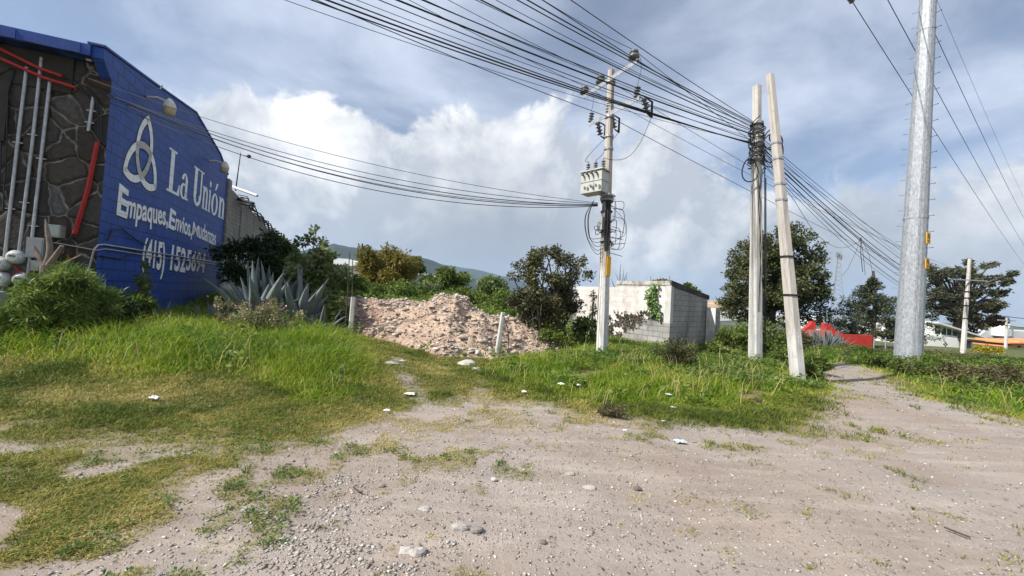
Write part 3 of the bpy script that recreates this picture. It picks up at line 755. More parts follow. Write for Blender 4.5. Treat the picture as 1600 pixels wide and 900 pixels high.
for pts in ([(42, 105), (28, 220), (8, 400)], [(65, 90), (50, 230), (30, 392)], [(78, 128), (64, 250), (44, 428)], [(146, 152), (138, 205)]):
    p = pipe('conduit_pipe', pts, .034, GALV)
    for t in ((pts[0][0] * .6 + pts[-1][0] * .4, pts[0][1] * .6 + pts[-1][1] * .4), (pts[0][0] * .25 + pts[-1][0] * .75, pts[0][1] * .25 + pts[-1][1] * .75)):
        x, y, z = fpt(*t); mb = MB(); mb.box((-.045, y, z), (.07, .17, .022)); mb.build('pipe_clamp', GALV, p)
for pts in ([(-20, 66), (60, 106), (97, 119)], [(-20, 82), (70, 122), (119, 137)]): pipe('red_conduit', pts, .036, REDP, .16)
pipe('red_conduit', [(153, 222), (140, 290), (118, 366)], .036, REDP)
pipe('red_conduit', [(151, 222), (136, 295), (115, 365)], .030, REDP, .11)
pipe('red_conduit', [(-5, 428), (30, 431), (70, 427)], .018, REDP)
pipe('red_conduit', [(22, 415), (30, 424), (45, 428)], .022, REDP)
pipe('red_conduit', [(75, 425), (100, 410), (125, 398)], .016, REDP)
for pts in ([(-5, 150), (12, 145), (22, 110)], [(-5, 118), (20, 106), (2, 180), (0, 300)], [(12, 150), (10, 240), (4, 330)], [(-3, 135), (15, 152), (30, 162)], [(119, 137), (140, 142), (152, 160), (155, 215)], [(128, 140), (146, 152), (158, 168), (157, 222)], [(97, 119), (135, 137), (150, 158)], [(125, 365), (110, 372), (98, 398), (90, 415)]):
    pipe('cable_run', pts, .014, BLK, .09, 6)
for px, py in ((27, 402), (4, 412), (36, 437), (4, 436)):
    x, y, z = fpt(px, py, .05); mb = MB()
    mb.tube([(-.02, y, z), (-.11, y, z), (-.12, y, z)], [.165, .165, .15], 20); hd = mb.build('electric_meter', GREYBOX, wh)
    mb = MB(); mb.tube([(-.121, y, z), (-.17, y, z), (-.20, y, z)], [.135, .13, .09], 20); mb.build('meter_dial', DISC, hd)
    mb = MB(); mb.box((-.204, y, z + .02), (.008, .11, .030)); mb.build('meter_window', DARK, hd)
def mbox(px0, py0, px1, py1, name, mat, d=.14):
    u0, z0 = fp(px0, py0); u1, z1 = fp(px1, py1); mb = MB(); mb.span(-d, -.021, u0, u1, z0, z1)
    mb.span(-d - .008, -d, u0 + (u1 - u0) * .08, u1 - (u1 - u0) * .08, z0 + (z1 - z0) * .07, z1 - (z1 - z0) * .07)
    return mb.build(name, mat, wh)
mbox(49, 371, 73, 404, 'meter_box', GREYBOX); b = mbox(55, 407, 68, 424, 'meter_box', GREYBOX); b = mbox(82, 352, 103, 373, 'meter_box', mottled('pale_green_box', (.25, .29, .27), (.36, .40, .37), 5, .5), .22)
mbox(-12, 455, 13, 482, 'meter_box', mottled('zinc_box', (.36, .40, .42), (.50, .54, .56), 4, .45), .3)
u, z = fp(150, 92); mb = MB(); mb.box((-.25, u + .02, z - .05), (.22, .10, .16), Matrix.Rotation(.5, 3, 'Y')); mb.build('floodlight', CREAM, wh)
# conduits bent round the corner and run along the blue wall
def wpt(px, py, out=.05): s, z = wp(px, py, -out); return (s, -out, z)
mb = MB(); mb.tube([fpt(85, 379, .09), fpt(118, 385, .09), fpt(150, 391, .09), wpt(165, 389), wpt(250, 402), wpt(338, 413)], .015, 8); mb.build('conduit_pipe', GALV, wh)
mb = MB(); mb.tube([fpt(137, 428, .09), fpt(147, 390, .09), wpt(153, 383), wpt(162, 382), wpt(250, 396), wpt(345, 411)], .022, 8); mb.build('conduit_pipe', GALV, wh)
for pts in ([(168, 376), (175, 360), (190, 357), (215, 376), (232, 384)], [(160, 400), (190, 405), (216, 392)], [(300, 395), (325, 402), (352, 404)]):
    mb = MB(); mb.tube([wpt(*p) for p in pts], .018, 6); mb.build('cable_run', BLK, wh)
mb = MB()
for a, b in (((233, 428), (204, 478)), ((240, 432), (212, 482))): mb.tube([wpt(*a, .3), wpt(*b, .3)], .014, 6)
for k in (.15, .4, .65, .9): mb.tube([wpt(233 - 29 * k, 428 + 50 * k, .3), wpt(240 - 28 * k, 432 + 50 * k, .3)], .013, 6)
o = mb.build('rebar_cage', mottled('rusty_rebar', (.07, .03, .02), (.12, .05, .035), 20, .8), None)
o.location = C0; o.rotation_euler = (0, 0, WRZ); tag(o, 'rusty rebar cage leaning against the blue wall under the phone number', 'rebar cage')
s, z = wp(237, 136); mb = MB(); mb.tube([(s, -.02, z), (s, -.22, z), (s, -.24, z + .12)], .02, 6); mb.build('cable_hook', GALV, wh)

# ------------------------------------------------------------------ block wall continuing behind the warehouse
def block_mat(name, c0, c1, paint=None, zpaint=3.2, axis=0, stain=(.10, .09, .08), w=.42, h=.21):
    m = M_(name); sp = m.n('ShaderNodeSeparateXYZ'); m.L.new(m.tc, sp.inputs[0])
    cb = m.n('ShaderNodeCombineXYZ'); m.L.new(m.math('ADD', sp.outputs[0], sp.outputs[1]), cb.inputs[0]); m.L.new(sp.outputs[2], cb.inputs[1])
    bk = brick(m, cb.outputs[0], w, h, .012, .3)
    c = m.mix(m.mapr(m.noise(2.2, 5, .6), .3, .7), c0, c1)
    c = m.mix(m.math('MULTIPLY', bk.outputs['Color'], .35), c, c0)
    c = m.mix(bk.outputs['Fac'], c, tuple(x * .62 for x in c0))
    if paint:
        pm = m.math('MULTIPLY', m.mapr(m.math('ADD', sp.outputs[2], m.math('MULTIPLY', m.noise(1.5, 4), .8)), zpaint + .5, zpaint + .3), m.mapr(m.noise(5, 6, .7), .30, .42))
        c = m.mix(m.math('MULTIPLY', pm, .95), c, m.mix(bk.outputs['Fac'], paint, tuple(x * .8 for x in paint)))
    c = m.mix(m.mapr(m.noise(1.1, 6, .65, stretch=(1, 1, .35)), .52, .72, 0, .65), c, stain)
    return m.fin(c, .92, 0, m.bump(bk.outputs['Fac'], -.6, .012, m.bump(m.noise(45, 4), .4, .006)), .15)
BLK_GREY = block_mat('weathered_grey_blocks', (.22, .20, .18), (.34, .32, .29), (.60, .60, .58), 3.4)
bw = thing('block_wall', 'tall weathered grey block wall running back from the blue warehouse', 'wall', C0, WRZ)
mb = MB()
mb.prism([(9.7, -.5), (26, -.5), (26, 5.0), (22, 5.35), (18.5, 5.55), (17, 5.75), (14.2, 5.9), (14.0, 6.1), (11.6, 6.15), (9.7, 6.3)], .05, .27)
mb.build('block_panel', BLK_GREY, bw)
mb = MB(); mb.span(9.26, 9.72, -.08, .35, -.4, 6.55); mb.build('corner_pillar', BLK_GREY, bw)
mb = MB(); mb.span(11.9, 12.25, -.02, .3, -.4, 6.2); mb.build('pillar', BLK_GREY, bw)
mb = MB()
for k in range(40):
    s = 11 + k * .36 + random.random() * .3; zt = np.interp(s, [9.7, 11.6, 14.2, 18.5, 26], [6.3, 6.15, 5.9, 5.55, 5.0])
    p = Vector((s, .0, zt)); mb.tube([p, p + Vector((.3 + random.random() * .3, -.2 - .2 * random.random(), .05 - random.random() * .25)), p + Vector((.7, -.25 - .3 * random.random(), -.2 - .5 * random.random()))], .02 + .02 * random.random(), 5)
mb.build('dead_creeper', mottled('dead_creeper_stems', (.04, .034, .028), (.08, .07, .055), 9, .9), bw)
WHITE = mottled('white_paint', (.66, .67, .66), (.80, .80, .78), 4, .6)
def beam(px0, py0, px1, py1, Y0, Y1, r, mat, label, nm='roof_beam'):
    mb = MB(); mb.tube([P(px0, py0, Y0), P(px1, py1, Y1)], r, 8); o = mb.build(nm, mat); tag(o, label, 'beam'); return o
beam(364, 292, 402, 306, 19.6, 19.0, .07, WHITE, 'white pipe sticking out from the top of the grey block wall')
beam(372, 311, 396, 318, 20.0, 19.5, .08, DARK, 'dark upper beam end jutting from the grey block wall')
beam(376, 318, 398, 322, 20.4, 19.8, .06, GREYB, 'grey lower beam end jutting from the grey block wall')
mb = MB(); a = P(368, 298, 19.8); mb.tube([a, P(376, 239, 19.8)], [.035, .02], 6); mb.tube([P(375.5, 242, 19.8), P(389, 244, 19.4)], .012, 5); mb.sphere(P(389, 244.5, 19.4), .10)
o = mb.build('antenna_mast', DARK); tag(o, 'thin dark mast rising above the end of the blue warehouse', 'antenna')

# ------------------------------------------------------------------ roofless block ruin right of the transformer pole
RC = P(1046, 500, 14.6); RC.z = 0
_l = P(897, 470, 18.2); RY = Vector((_l.x - RC.x, _l.y - RC.y)); RLEN = RY.length; RY.normalize(); RX = Vector((RY.y, -RY.x))
ru = thing('block_ruin', 'roofless grey block building with peeling white plaster and creeper on its left face', 'ruin', RC, math.atan2(RX.y, RX.x))
m = M_('peeling_white_plaster'); sp = m.n('ShaderNodeSeparateXYZ'); m.L.new(m.tc, sp.inputs[0])
cb = m.n('ShaderNodeCombineXYZ'); m.L.new(sp.outputs[1], cb.inputs[0]); m.L.new(sp.outputs[2], cb.inputs[1]); bk = brick(m, cb.outputs[0], .42, .215, .012, .4)
c = m.mix(m.mapr(m.noise(1.5, 5, .6), .3, .7), (.58, .56, .54), (.76, .74, .71))
c = m.mix(m.math('MULTIPLY', m.math('MULTIPLY', bk.outputs['Color'], m.mapr(m.noise(.9, 4), .42, .6)), .55), c, (.46, .37, .33))
c = m.mix(m.math('MULTIPLY', bk.outputs['Fac'], .45), c, (.36, .34, .32))
c = m.mix(m.mapr(m.noise(3.2, 6, .7, stretch=(1, 1, .5)), .52, .70, 0, .75), c, (.30, .28, .26)); c = m.mix(m.mapr(m.noise(1.1, 6, .7, stretch=(1, 1, .7)), .52, .66, 0, .6), c, (.40, .36, .33))
c = m.mix(m.mapr(sp.outputs[2], 2.30, 2.42), c, m.mix(m.mapr(m.noise(5, 5), .4, .6), (.50, .48, .45), (.26, .25, .23)))
PLAST = m.fin(c, .9, 0, m.bump(bk.outputs['Fac'], -.4, .01, m.bump(m.noise(30, 4), .4, .008)), .15)
BARE = block_mat('bare_grey_blocks', (.27, .265, .255), (.39, .385, .375), None, 0, 0, (.07, .065, .06))
STAIN = block_mat('black_stained_blocks', (.035, .034, .033), (.12, .115, .11), None, 0, 0, (.02, .02, .02))
mb = MB(); mb.span(0, .2, .0, RLEN - 2.3, -.4, 2.58); mb.span(0, .2, RLEN - 2.3, RLEN, -.4, 2.33); mb.build('plastered_wall', PLAST, ru)
mb = MB(); mb.span(-.03, .0, .02, RLEN - 2.3, 2.44, 2.60); mb.build('ring_beam', PLAST, ru)
RT = 3.3
mb = MB(); mb.prism([(.205, -.4), (RT, -.4), (RT, 2.03), (.205, 2.40)], 0.0, .2); mb.build('bare_side_wall', BARE, ru)
mb = MB(); mb.prism([(.0, 2.40), (RT + .1, 2.02), (RT + .1, 2.20), (.0, 2.62)], -.03, .23); mb.build('stained_beam', STAIN, ru)
mb = MB(); mb.span(-.02, .2, -.03, .20, .98, 2.42); mb.build('corner_column', mottled('pale_column', (.42, .41, .39), (.60, .585, .56), 3, .9), ru)
mb = MB(); mb.span(-.023, .203, -.033, .24, -.4, .98); mb.build('column_foot', BARE, ru)
# stepped bare blocks where the plaster has gone
mb = MB()
for i, w in enumerate((2.0, 1.9, 1.75, 1.6, 1.15, .95, .45)): mb.span(-.022, -.0, .24, .24 + w, -.2 + i * .215, .011 + i * .215)
mb.build('exposed_blocks', BARE, ru)
mb = MB(); mb.span(RT - .15, RT + .32, -.42, -.04, -.4, 1.68); mb.build('side_pier', BARE, ru)
mb = MB(); mb.span(RT - .175, RT - .151, -.42, -.04, -.4, 1.66); mb.build('pier_plaster', PLAST, ru)
mb = MB(); mb.span(.0, RT, RLEN - .2, RLEN, -.4, 2.2); mb.build('rear_wall', BARE, ru)
for p in ((.1, .1), (.12, .9), (.1, 2.0)):
    mb = MB(); mb.tube([(p[0], p[1], 2.5), (p[0] + .02, p[1] + .03, 2.8)], .009, 5); mb.build('rebar_stub', DARK, ru)
# pock marks: dark holes left by the creeper's old holdfasts
n = 2600; yy = .3 + rng.random(n) * (RLEN - 1.9); zz = .15 + rng.random(n) * 1.25
k = (yy > .45 + 1.6 * np.clip(1.25 - zz, 0, 1)) & (zz < 1.3 - .12 * yy + .35 * fbm(yy * 2, yy * 0, 3, 2)) & (fbm(yy * 5, zz * 5, 66, 2) > .37); yy, zz = yy[k], zz[k]; n = len(yy)
c_ = np.stack([np.full(n, -.012), yy, zz], 1); d_ = np.stack([np.zeros(n) - .2, rng.normal(size=n), rng.normal(size=n)], 1)
Vp, Fp, tp = leaf_mesh('', c_, d_, np.tile([[-1., 0, .0]], (n, 1)) + rdir(n) * .4, .07 + .05 * rng.random(n), .05 + .03 * rng.random(n), rng.random(n))
link('dead_leaves', mesh_np('dead_leaves', Vp, Fp, {'tone': tp}), leafy('dead_ivy', [(0, (.035, .03, .025)), (1, (.10, .085, .06))], .1), ru)
IVY = leafy('creeper_leaves', [(0, (.04, .09, .015)), (.6, (.10, .20, .03)), (1, (.20, .30, .06))], .35)
def creeper(y0, w, z0, z1, n, nm='creeper', tl=.14, par=ru):
    t = rng.random(n); zz = z0 + (z1 - z0) * t; yy = y0 + w * (rng.random(n) - .5) * (1.1 - .5 * np.abs(t - .5)) + .12 * np.sin(zz * 4)
    c_ = np.stack([-.02 - .12 * rng.random(n), yy, zz], 1); d_ = np.stack([-.5 * np.ones(n), rng.normal(size=n) * .6, -.3 + rng.normal(size=n) * .4], 1)
    Vp, Fp, tp = leaf_mesh('', c_, d_, np.tile([[-.8, 0, .6]], (n, 1)) + rdir(n) * .4, tl * (.6 + .7 * rng.random(n)), tl * .75 * (.6 + .6 * rng.random(n)), rng.random(n))
    return link(nm, mesh_np(nm, Vp, Fp, {'tone': tp}), IVY, par)
creeper(.62, .42, 1.15, 2.45, 190)

# ------------------------------------------------------------------ poles
def smooth_pts(p, k=6):                                 # Catmull-Rom through the points
    p = [Vector(q) for q in p]; q = [p[0] * 2 - p[1]] + p + [p[-1] * 2 - p[-2]]; out = []
    for i in range(1, len(q) - 2):
        for j in range(k):
            t = j / k; a, b, c, d = q[i - 1:i + 3]
            out.append(.5 * (2 * b + (c - a) * t + (2 * a - 5 * b + 4 * c - d) * t * t + (3 * b - a - 3 * c + d) * t ** 3))
    return out + [p[-1]]
def concrete(name, c0, c1, zp, white=(.60, .59, .57)):
    m = M_(name); sp = m.n('ShaderNodeSeparateXYZ'); m.L.new(m.tc, sp.inputs[0])
    c = m.mix(m.mapr(m.noise(5, 6, .65, stretch=(3, 3, .35)), .3, .7), c0, c1)
    pm = m.mapr(m.math('ADD', sp.outputs[2], m.math('MULTIPLY', m.noise(6, 5, .7), .5)), zp + .35, zp + .15)
    c = m.mix(m.math('MULTIPLY', pm, m.mapr(m.noise(7, 6, .7), .32, .46)), c, white)
    c = m.mix(m.mapr(m.noise(2.2, 6, .7, stretch=(4, 4, .35)), .50, .70, 0, .75), c, tuple(x * .5 for x in c0)); c = m.mix(m.mapr(m.noise(11, 6, .75), .58, .68, 0, .55), c, tuple(x * .45 for x in c0))
    c = m.mix(m.mapr(sp.outputs[2], .5, .05, 0, .5), c, (.20, .17, .12))
    return m.fin(c, .88, 0, m.bump(m.noise(40, 5), .4, .006), .2)
CONC = concrete('weathered_concrete', (.38, .34, .30), (.52, .475, .43), 2.6)
CONCW = concrete('whitewashed_concrete', (.45, .425, .39), (.60, .575, .535), 2.9)
CONCG = concrete('pale_concrete', (.43, .40, .37), (.56, .53, .49), 1.2)
STEEL = mottled('galvanised_steel', (.21, .23, .26), (.46, .48, .505), 17, .48, .3, 60, .1, .002, (1, 1, .5))
PORC = mottled('grey_porcelain', (.10, .105, .11), (.17, .175, .18), 8, .25)
YEL = mottled('yellow_plate', (.75, .36, .01), (.85, .45, .02), 10, .5)
TRAN = mottled('pale_green_tank_paint', (.36, .38, .35), (.50, .51, .48), 6, .45)
def rect_pole(mb, a, b, w0, d0, w1, d1, rz=0., ch=.2):
    """chamfered rectangular tapering pole"""
    def ring(p, w, d):
        pts = [(-w, -d * (1 - ch * 2)), (-w * (1 - ch * 2), -d), (w * (1 - ch * 2), -d), (w, -d * (1 - ch * 2)), (w, d * (1 - ch * 2)), (w * (1 - ch * 2), d), (-w * (1 - ch * 2), d), (-w, d * (1 - ch * 2))]
        c, s = math.cos(rz), math.sin(rz)
        return [Vector((p[0] + x * c - y * s, p[1] + x * s + y * c, p[2])) for x, y in pts]
    K = 8; vs = []
    for i in range(K + 1):
        t = i / K; vs += ring(Vector(a).lerp(Vector(b), t), w0 + (w1 - w0) * t, d0 + (d1 - d0) * t)
    mb.add(vs, [(i * 8 + j, i * 8 + (j + 1) % 8, (i + 1) * 8 + (j + 1) % 8, (i + 1) * 8 + j) for i in range(K) for j in range(8)])
    mb.add(vs[-8:], [tuple(range(8))]); return mb
def shed_stack(mb, p, ax, L, r, n=4):
    ax = Vector(ax).normalized(); p = Vector(p); pts, rs = [], []
    for i in range(n):
        for t, k in ((0, .45), (.25, .5), (.4, 1.), (.55, .95), (.75, .5)):
            pts.append(p + ax * L * (i + t) / n); rs.append(r * k)
    mb.tube(pts, rs, 10)

# transformer pole
UB, UT = P(940, 565, 10.6), P(955, 110, 10.6); UB.z = Hf(UB.x, UB.y) - .15
up = thing('utility_pole', 'weathered concrete power pole carrying crossarms and a pale transformer box', 'utility pole', (UB.x, UB.y, 0))
mb = MB(); rect_pole(mb, UB, UT, .145, .145, .08, .08, .5); mb.build('pole_shaft', CONC, up, True)
def on_pole(z, a=UB, b=UT): t = (z - a.z) / (b.z - a.z); return a.lerp(b, t)
A1, B1 = PZ(912, 152, 7.86), PZ(997, 95, 7.86)
A2, B2 = PZ(921, 195, 6.86), PZ(1000, 153, 6.86)
def arm(a, b, name='crossarm'):
    mb = MB(); v = (b - a); ang = math.atan2(v.y, v.x); M = Matrix.Rotation(ang, 3, 'Z'); c = (a + b) / 2
    mb.box(c + M @ Vector((0, -.02, .0)), (v.length, .014, .12), M); mb.box(c + M @ Vector((0, .02, .04)), (v.length, .09, .014), M)
    return mb.build(name, STEEL, up, True)
arm(A1, B1); arm(A2, B2)
for z in (7.80, 6.80, 6.25, 5.9):
    p = on_pole(z); mb = MB(); mb.tube([p - Vector((0, 0, .03)), p + Vector((0, 0, .03))], [.135, .135], 10); mb.build('pole_band', STEEL, up, True)
INS = []
for px, py in ((990, 96), (938, 134), (913, 150)):
    b = PZ(px, py, 7.92); mb = MB(); mb.tube([b - Vector((0, 0, .1)), b + Vector((0, 0, .16))], .014, 6)
    o = mb.build('insulator', STEEL, up, True); mb = MB()
    mb.tube([b + Vector((0, 0, z)) for z in (.06, .08, .14, .16, .20, .22, .27, .29, .31)], [.07, .135, .145, .09, .10, .125, .11, .06, .035], 12)
    mb.build('porcelain', PORC, o, False); me = o.children[0].data
    R_ = rel(np.array([v.co[:] for v in me.vertices]), up)
    me.vertices.foreach_set('co', R_.astype(np.float32).ravel()); me.update()
    INS.append(b + Vector((0, 0, .30)))
def cutout(p, sx_):
    p = Vector(p); v = (B2 - A2).normalized(); n = Vector((v.y, -v.x, 0)) * -1
    mb = MB(); mb.tube([p, p + n * .12 + Vector((0, 0, .1)), p + n * .2 + Vector((0, 0, .02))], .016, 6); o = mb.build('fuse_cutout', STEEL, up, True)
    q = p + n * .22
    mb = MB(); shed_stack(mb, q + Vector((0, 0, .12)), n * .35 + Vector((0, 0, -1)), .40, .095, 4); k = mb.build('porcelain', PORC, o, False)
    k.data.vertices.foreach_set('co', rel(np.array([w.co[:] for w in k.data.vertices]), up).astype(np.float32).ravel())
    mb = MB(); e = q + n * .30; mb.tube([q + n * .06 + Vector((0, 0, .14)), e + Vector((0, 0, .10)), e + Vector((0, 0, -.30)), q + n * .14 + Vector((0, 0, -.26))], [.018, .03, .036, .02], 8)
    k = mb.build('fuse_tube', BLK, o, False); k.data.vertices.foreach_set('co', rel(np.array([w.co[:] for w in k.data.vertices]), up).astype(np.float32).ravel())
    return q + n * .3 + Vector((0, 0, -.3))
CUT = [cutout(A2.lerp(B2, t) + Vector((0, 0, -.02)), 1) for t in (.06, .36, .97)]
ARR = []
for t in (.02, .40, .93):
    q = A2.lerp(B2, t) + Vector((0, 0, .05)); mb = MB(); shed_stack(mb, q, (0.1, -.1, 1), .30, .08, 4); mb.build('surge_arrester', PORC, up, True); ARR.append(q + Vector((0, 0, .26)))
# transformer
E1, E2 = Vector((-.72, .69, 0)), Vector((.69, .72, 0)); NP = P(942, 261, 10.1); TM = Matrix((( -E1.x, E2.x, 0), (-E1.y, E2.y, 0), (0, 0, 1)))
tc_ = NP + E1 * .36 + E2 * .21
mb = MB(); mb.box((tc_.x, tc_.y, NP.z - .33), (.66, .38, .57), TM, .98); tank = mb.build('transformer_tank', TRAN, up, True)
def subw(mb, name, mat, par): 
    k = mb.build(name, mat, par, False); k.data.vertices.foreach_set('co', rel(np.array([w.co[:] for w in k.data.vertices]), up).astype(np.float32).ravel()); k.data.update(); return k
mb = MB(); mb.box((tc_.x, tc_.y, NP.z - .01), (.73, .45, .035), TM); subw(mb, 'tank_lid', TRAN, tank)
mb = MB(); mb.box((tc_.x, tc_.y, NP.z - .30), (.685, .405, .03), TM); subw(mb, 'tank_rib', TRAN, tank)
for t in (.12, .36, .60):
    b = NP + E1 * t + E2 * .22; mb = MB(); shed_stack(mb, b + Vector((0, 0, .005)), (0, 0, 1), .27, .062, 4); mb.tube([b + Vector((0, 0, .27)), b + Vector((0, 0, .33))], .014, 6); subw(mb, 'bushing', PORC, tank)
TB = [NP + E1 * t + E2 * .22 + Vector((0, 0, .33)) for t in (.60, .36, .12)]
for t in (.18, .32, .46, .60):
    b = NP + E1 * t + Vector((0, 0, -.12)); mb = MB(); mb.tube([b, b - E2 * .07 + Vector((0, 0, .03)), b - E2 * .11 + Vector((0, 0, -.03))], [.03, .026, .012], 8); subw(mb, 'low_voltage_bushing', PORC, tank)
for (u0, z0, w, h) in ((.08, .50, .05, .10), (.20, .44, .05, .05), (.28, .50, .05, .09), (.36, .44, .05, .06), (.45, .50, .05, .08), (.55, .46, .04, .07)):
    b = NP + E1 * u0 - E2 * .004 + Vector((0, 0, -z0)); mb = MB(); mb.box(b, (w, .006, h), TM); subw(mb, 'painted_mark', PORC, tank)
mb = MB(); p = on_pole(NP.z - .6); mb.box((p.x - .02, p.y - .15, NP.z - .66), (.30, .34, .05), TM); mb.box((p.x, p.y, NP.z - .72), (.27, .27, .10), TM); mb.build('transformer_bracket', STEEL, up, True)
# switch box, cable clutter, yellow plate below the transformer
p = on_pole(3.78); mb = MB(); mb.box((p.x - .17, p.y - .12, 3.78), (.16, .15, .36), TM); mb.build('switch_box', GREYBOX, up, True)
mb = MB()
for k in range(5):
    z = 3.3 + .28 * k; q = on_pole(z); mb.tube([q + Vector((.150 * math.cos(a), .150 * math.sin(a), .015 * math.sin(3 * a + k))) for a in np.linspace(0, 2 * PI, 13)], .020, 5)
for k in range(17):
    z0, z1 = 3.1 + random.random() * 1.4, 3.0 + random.random() * 1.4; q0, q1 = on_pole(z0), on_pole(z1)
    sd = random.choice([1, 1, 1, -1]); w = .12 + .36 * random.random() ** 1.4; dy = -.12 - .15 * random.random()
    mb.tube(smooth_pts([q0 + Vector((sd * .10, dy, 0)), q0.lerp(q1, .2) + Vector((sd * w, dy - .05, .10 * random.random())), q0.lerp(q1, .75) + Vector((sd * w * .95, dy - .03, -.14)), q1 + Vector((sd * .09, dy, 0))]), .0055 + .004 * random.random(), 5)
for k in range(5):
    q0 = on_pole(4.55) + Vector((-.14, -.14, 0)); q1 = on_pole(3.0 + .1 * k) + Vector((-.10, -.15, 0)); w = .35 + .28 * random.random()
    mb.tube(smooth_pts([q0 + Vector((-.25, 0, -.15)), q0 + Vector((-w, 0, -.6)), q0 + Vector((-w * .85, 0, -1.15)), q1 + Vector((-.2, 0, -.05)), q1]), .008, 5)
for k in range(4):
    q0 = on_pole(3.0 + .22 * k); an = random.random() * .8 - .2; mb.tube([q0 + Vector((.08, -.1, 0)), q0 + Vector((.42 + .1 * random.random(), -.12, -.12 + .2 * random.random()))], .009, 5)
mb.build('cable_tangle', BLK, up, True)
mb = MB()
for k in range(3): mb.tube([on_pole(4.4) + Vector((.05 * k - .05, -.15, 0)), on_pole(3.7) + Vector((.05 * k - .05, -.155, 0)), on_pole(3.05) + Vector((.04 * k - .04, -.15, 0))], .025, 6)
mb.build('riser_cables', BLK, up, True)
q = on_pole(2.62); mb = MB(); mb.box((q.x + .075, q.y - .135, q.z), (.135, .02, .52), Matrix.Rotation(.45, 3, 'Z')); mb.build('yellow_plate', YEL, up, True)
mb = MB(); mb.tube([on_pole(4.2) + Vector((-.145, -.13, 0)), on_pole(2.5) + Vector((-.155, -.12, 0)), UB + Vector((-.20, -.1, .2))], .008, 5); mb.build('ground_wire', BLK, up, True)
def slack(a, b, dz, dx=0, n=10): return [a.lerp(b, t) + Vector((dx, 0, -dz)) * math.sin(PI * t) for t in (i / n for i in range(n + 1))]
mb = MB(); mb.tube(slack(CUT[0], TB[0], .25, -.28), .007, 5); mb.build('lead_wire', BLK, up, True)
mb = MB(); mb.tube(slack(CUT[1], TB[1], .25, -.14), .007, 5); mb.build('lead_wire', BLK, up, True)
mb = MB(); mb.tube(slack(CUT[2], TB[2], .45, .12), .007, 5); mb.build('lead_wire', BLK, up, True)
for i in range(3):
    mb = MB(); mb.tube(slack(INS[(2, 1, 0)[i]], ARR[i], -.15, .15), .006, 5); mb.build('lead_wire', BLK, up, True)

# the pair of pale poles
WBs, WTp = P(1180, 577, 10.8), P(1183, 135, 10.8); WBs.z = -.1
wpole = thing('concrete_pole', 'upright whitewashed concrete pole wrapped in a knot of black cables near its top', 'pole', (WBs.x, WBs.y, 0))
mb = MB(); rect_pole(mb, WBs, WTp, .155, .15, .095, .10, .15); mb.build('pole_shaft', CONCW, wpole, True)
def onw(z): return WBs.lerp(WTp, (z - WBs.z) / (WTp.z - WBs.z))
mb = MB()
for k in range(9):
    z = 5.85 + .13 * k; q = onw(z); mb.tube([q + Vector((.165 * math.cos(a), .165 * math.sin(a), .03 * math.sin(2 * a + k))) for a in np.linspace(0, 2 * PI, 13)], .014, 5)
for k in range(52):
    z0 = 5.75 + random.random() * 1.15; q = onw(z0); a0 = random.random() * 2 * PI; a1 = a0 + 1 + random.random() * 2; dz = random.uniform(-.4, .4)
    mb.tube([q + Vector(((.17 + .05 * math.sin(PI * t)) * math.cos(a0 + (a1 - a0) * t), (.17 + .05 * math.sin(PI * t)) * math.sin(a0 + (a1 - a0) * t), dz * t)) for t in (0, .2, .4, .6, .8, 1)], .008 + .006 * random.random(), 5)
mb.build('cable_knot', BLK, wpole, True)
for z in (6.95, 6.4, 5.95):
    q = onw(z); mb = MB(); mb.tube([q - Vector((0, 0, .03)), q + Vector((0, 0, .03))], .172, 10); mb.build('steel_band', STEEL, wpole, True)
for cx, cz, r, sy in ((.36, 6.45, .26, 1.1), (.34, 6.2, .30, 1.35), (-.28, 5.55, .22, 1.5), (.42, 6.55, .16, 1.), (.30, 5.95, .2, 1.4)):
    q = onw(cz); mb = MB(); mb.tube([q + Vector((cx + r * math.cos(a), -.16 + .04 * math.sin(2 * a), r * sy * math.sin(a))) for a in np.linspace(0, 2 * PI, 19)], .017, 5); mb.build('cable_loop', BLK, wpole, True)
for dx, zb, zc in ((.20, .3, 5.7), (.235, .3, 5.4)):
    mb = MB(); mb.tube([onw(zc) + Vector((dx, -.05, 0)), onw((zc + zb) / 2) + Vector((dx + .02, -.05, 0)), onw(zb) + Vector((dx + .02, -.03, 0))], .013, 5); mb.build('drop_cable', BLK, wpole, True)
for dx, w in ((-.1, .25), (.02, -.22), (.06, -.3)):
    mb = MB(); mb.tube([onw(5.6) + Vector((dx, -.19, 0)), onw(4.6) + Vector((dx + w * .4, -.20, 0)), onw(3.4) + Vector((dx * .3, -.205, 0)), onw(1.6) + Vector((-dx, -.215, 0))], .008, 5); mb.build('drop_cable', BLK, wpole, True)
LBs, LTp = P(1249, 606, 8.5), P(1203, 117, 8.5); LBs.z = -.1
lp = thing('concrete_pole', 'pale concrete pole leaning left across the pole with the cable knot', 'pole', (LBs.x, LBs.y, 0))
mb = MB(); rect_pole(mb, LBs, LTp, .13, .125, .07, .07, .1); mb.build('pole_shaft', CONCG, lp, True)
for t in (.60, .65, .73, .78, .42, .3):
    q = LBs.lerp(LTp, t); ax = (LTp - LBs).normalized(); w = .13 + (.07 - .13) * t + .010
    mb = MB(); rect_pole(mb, q - ax * .022, q + ax * .022, w, w, w, w, .1); mb.build('pole_band', STEEL if t > .5 else BLK, lp, True)

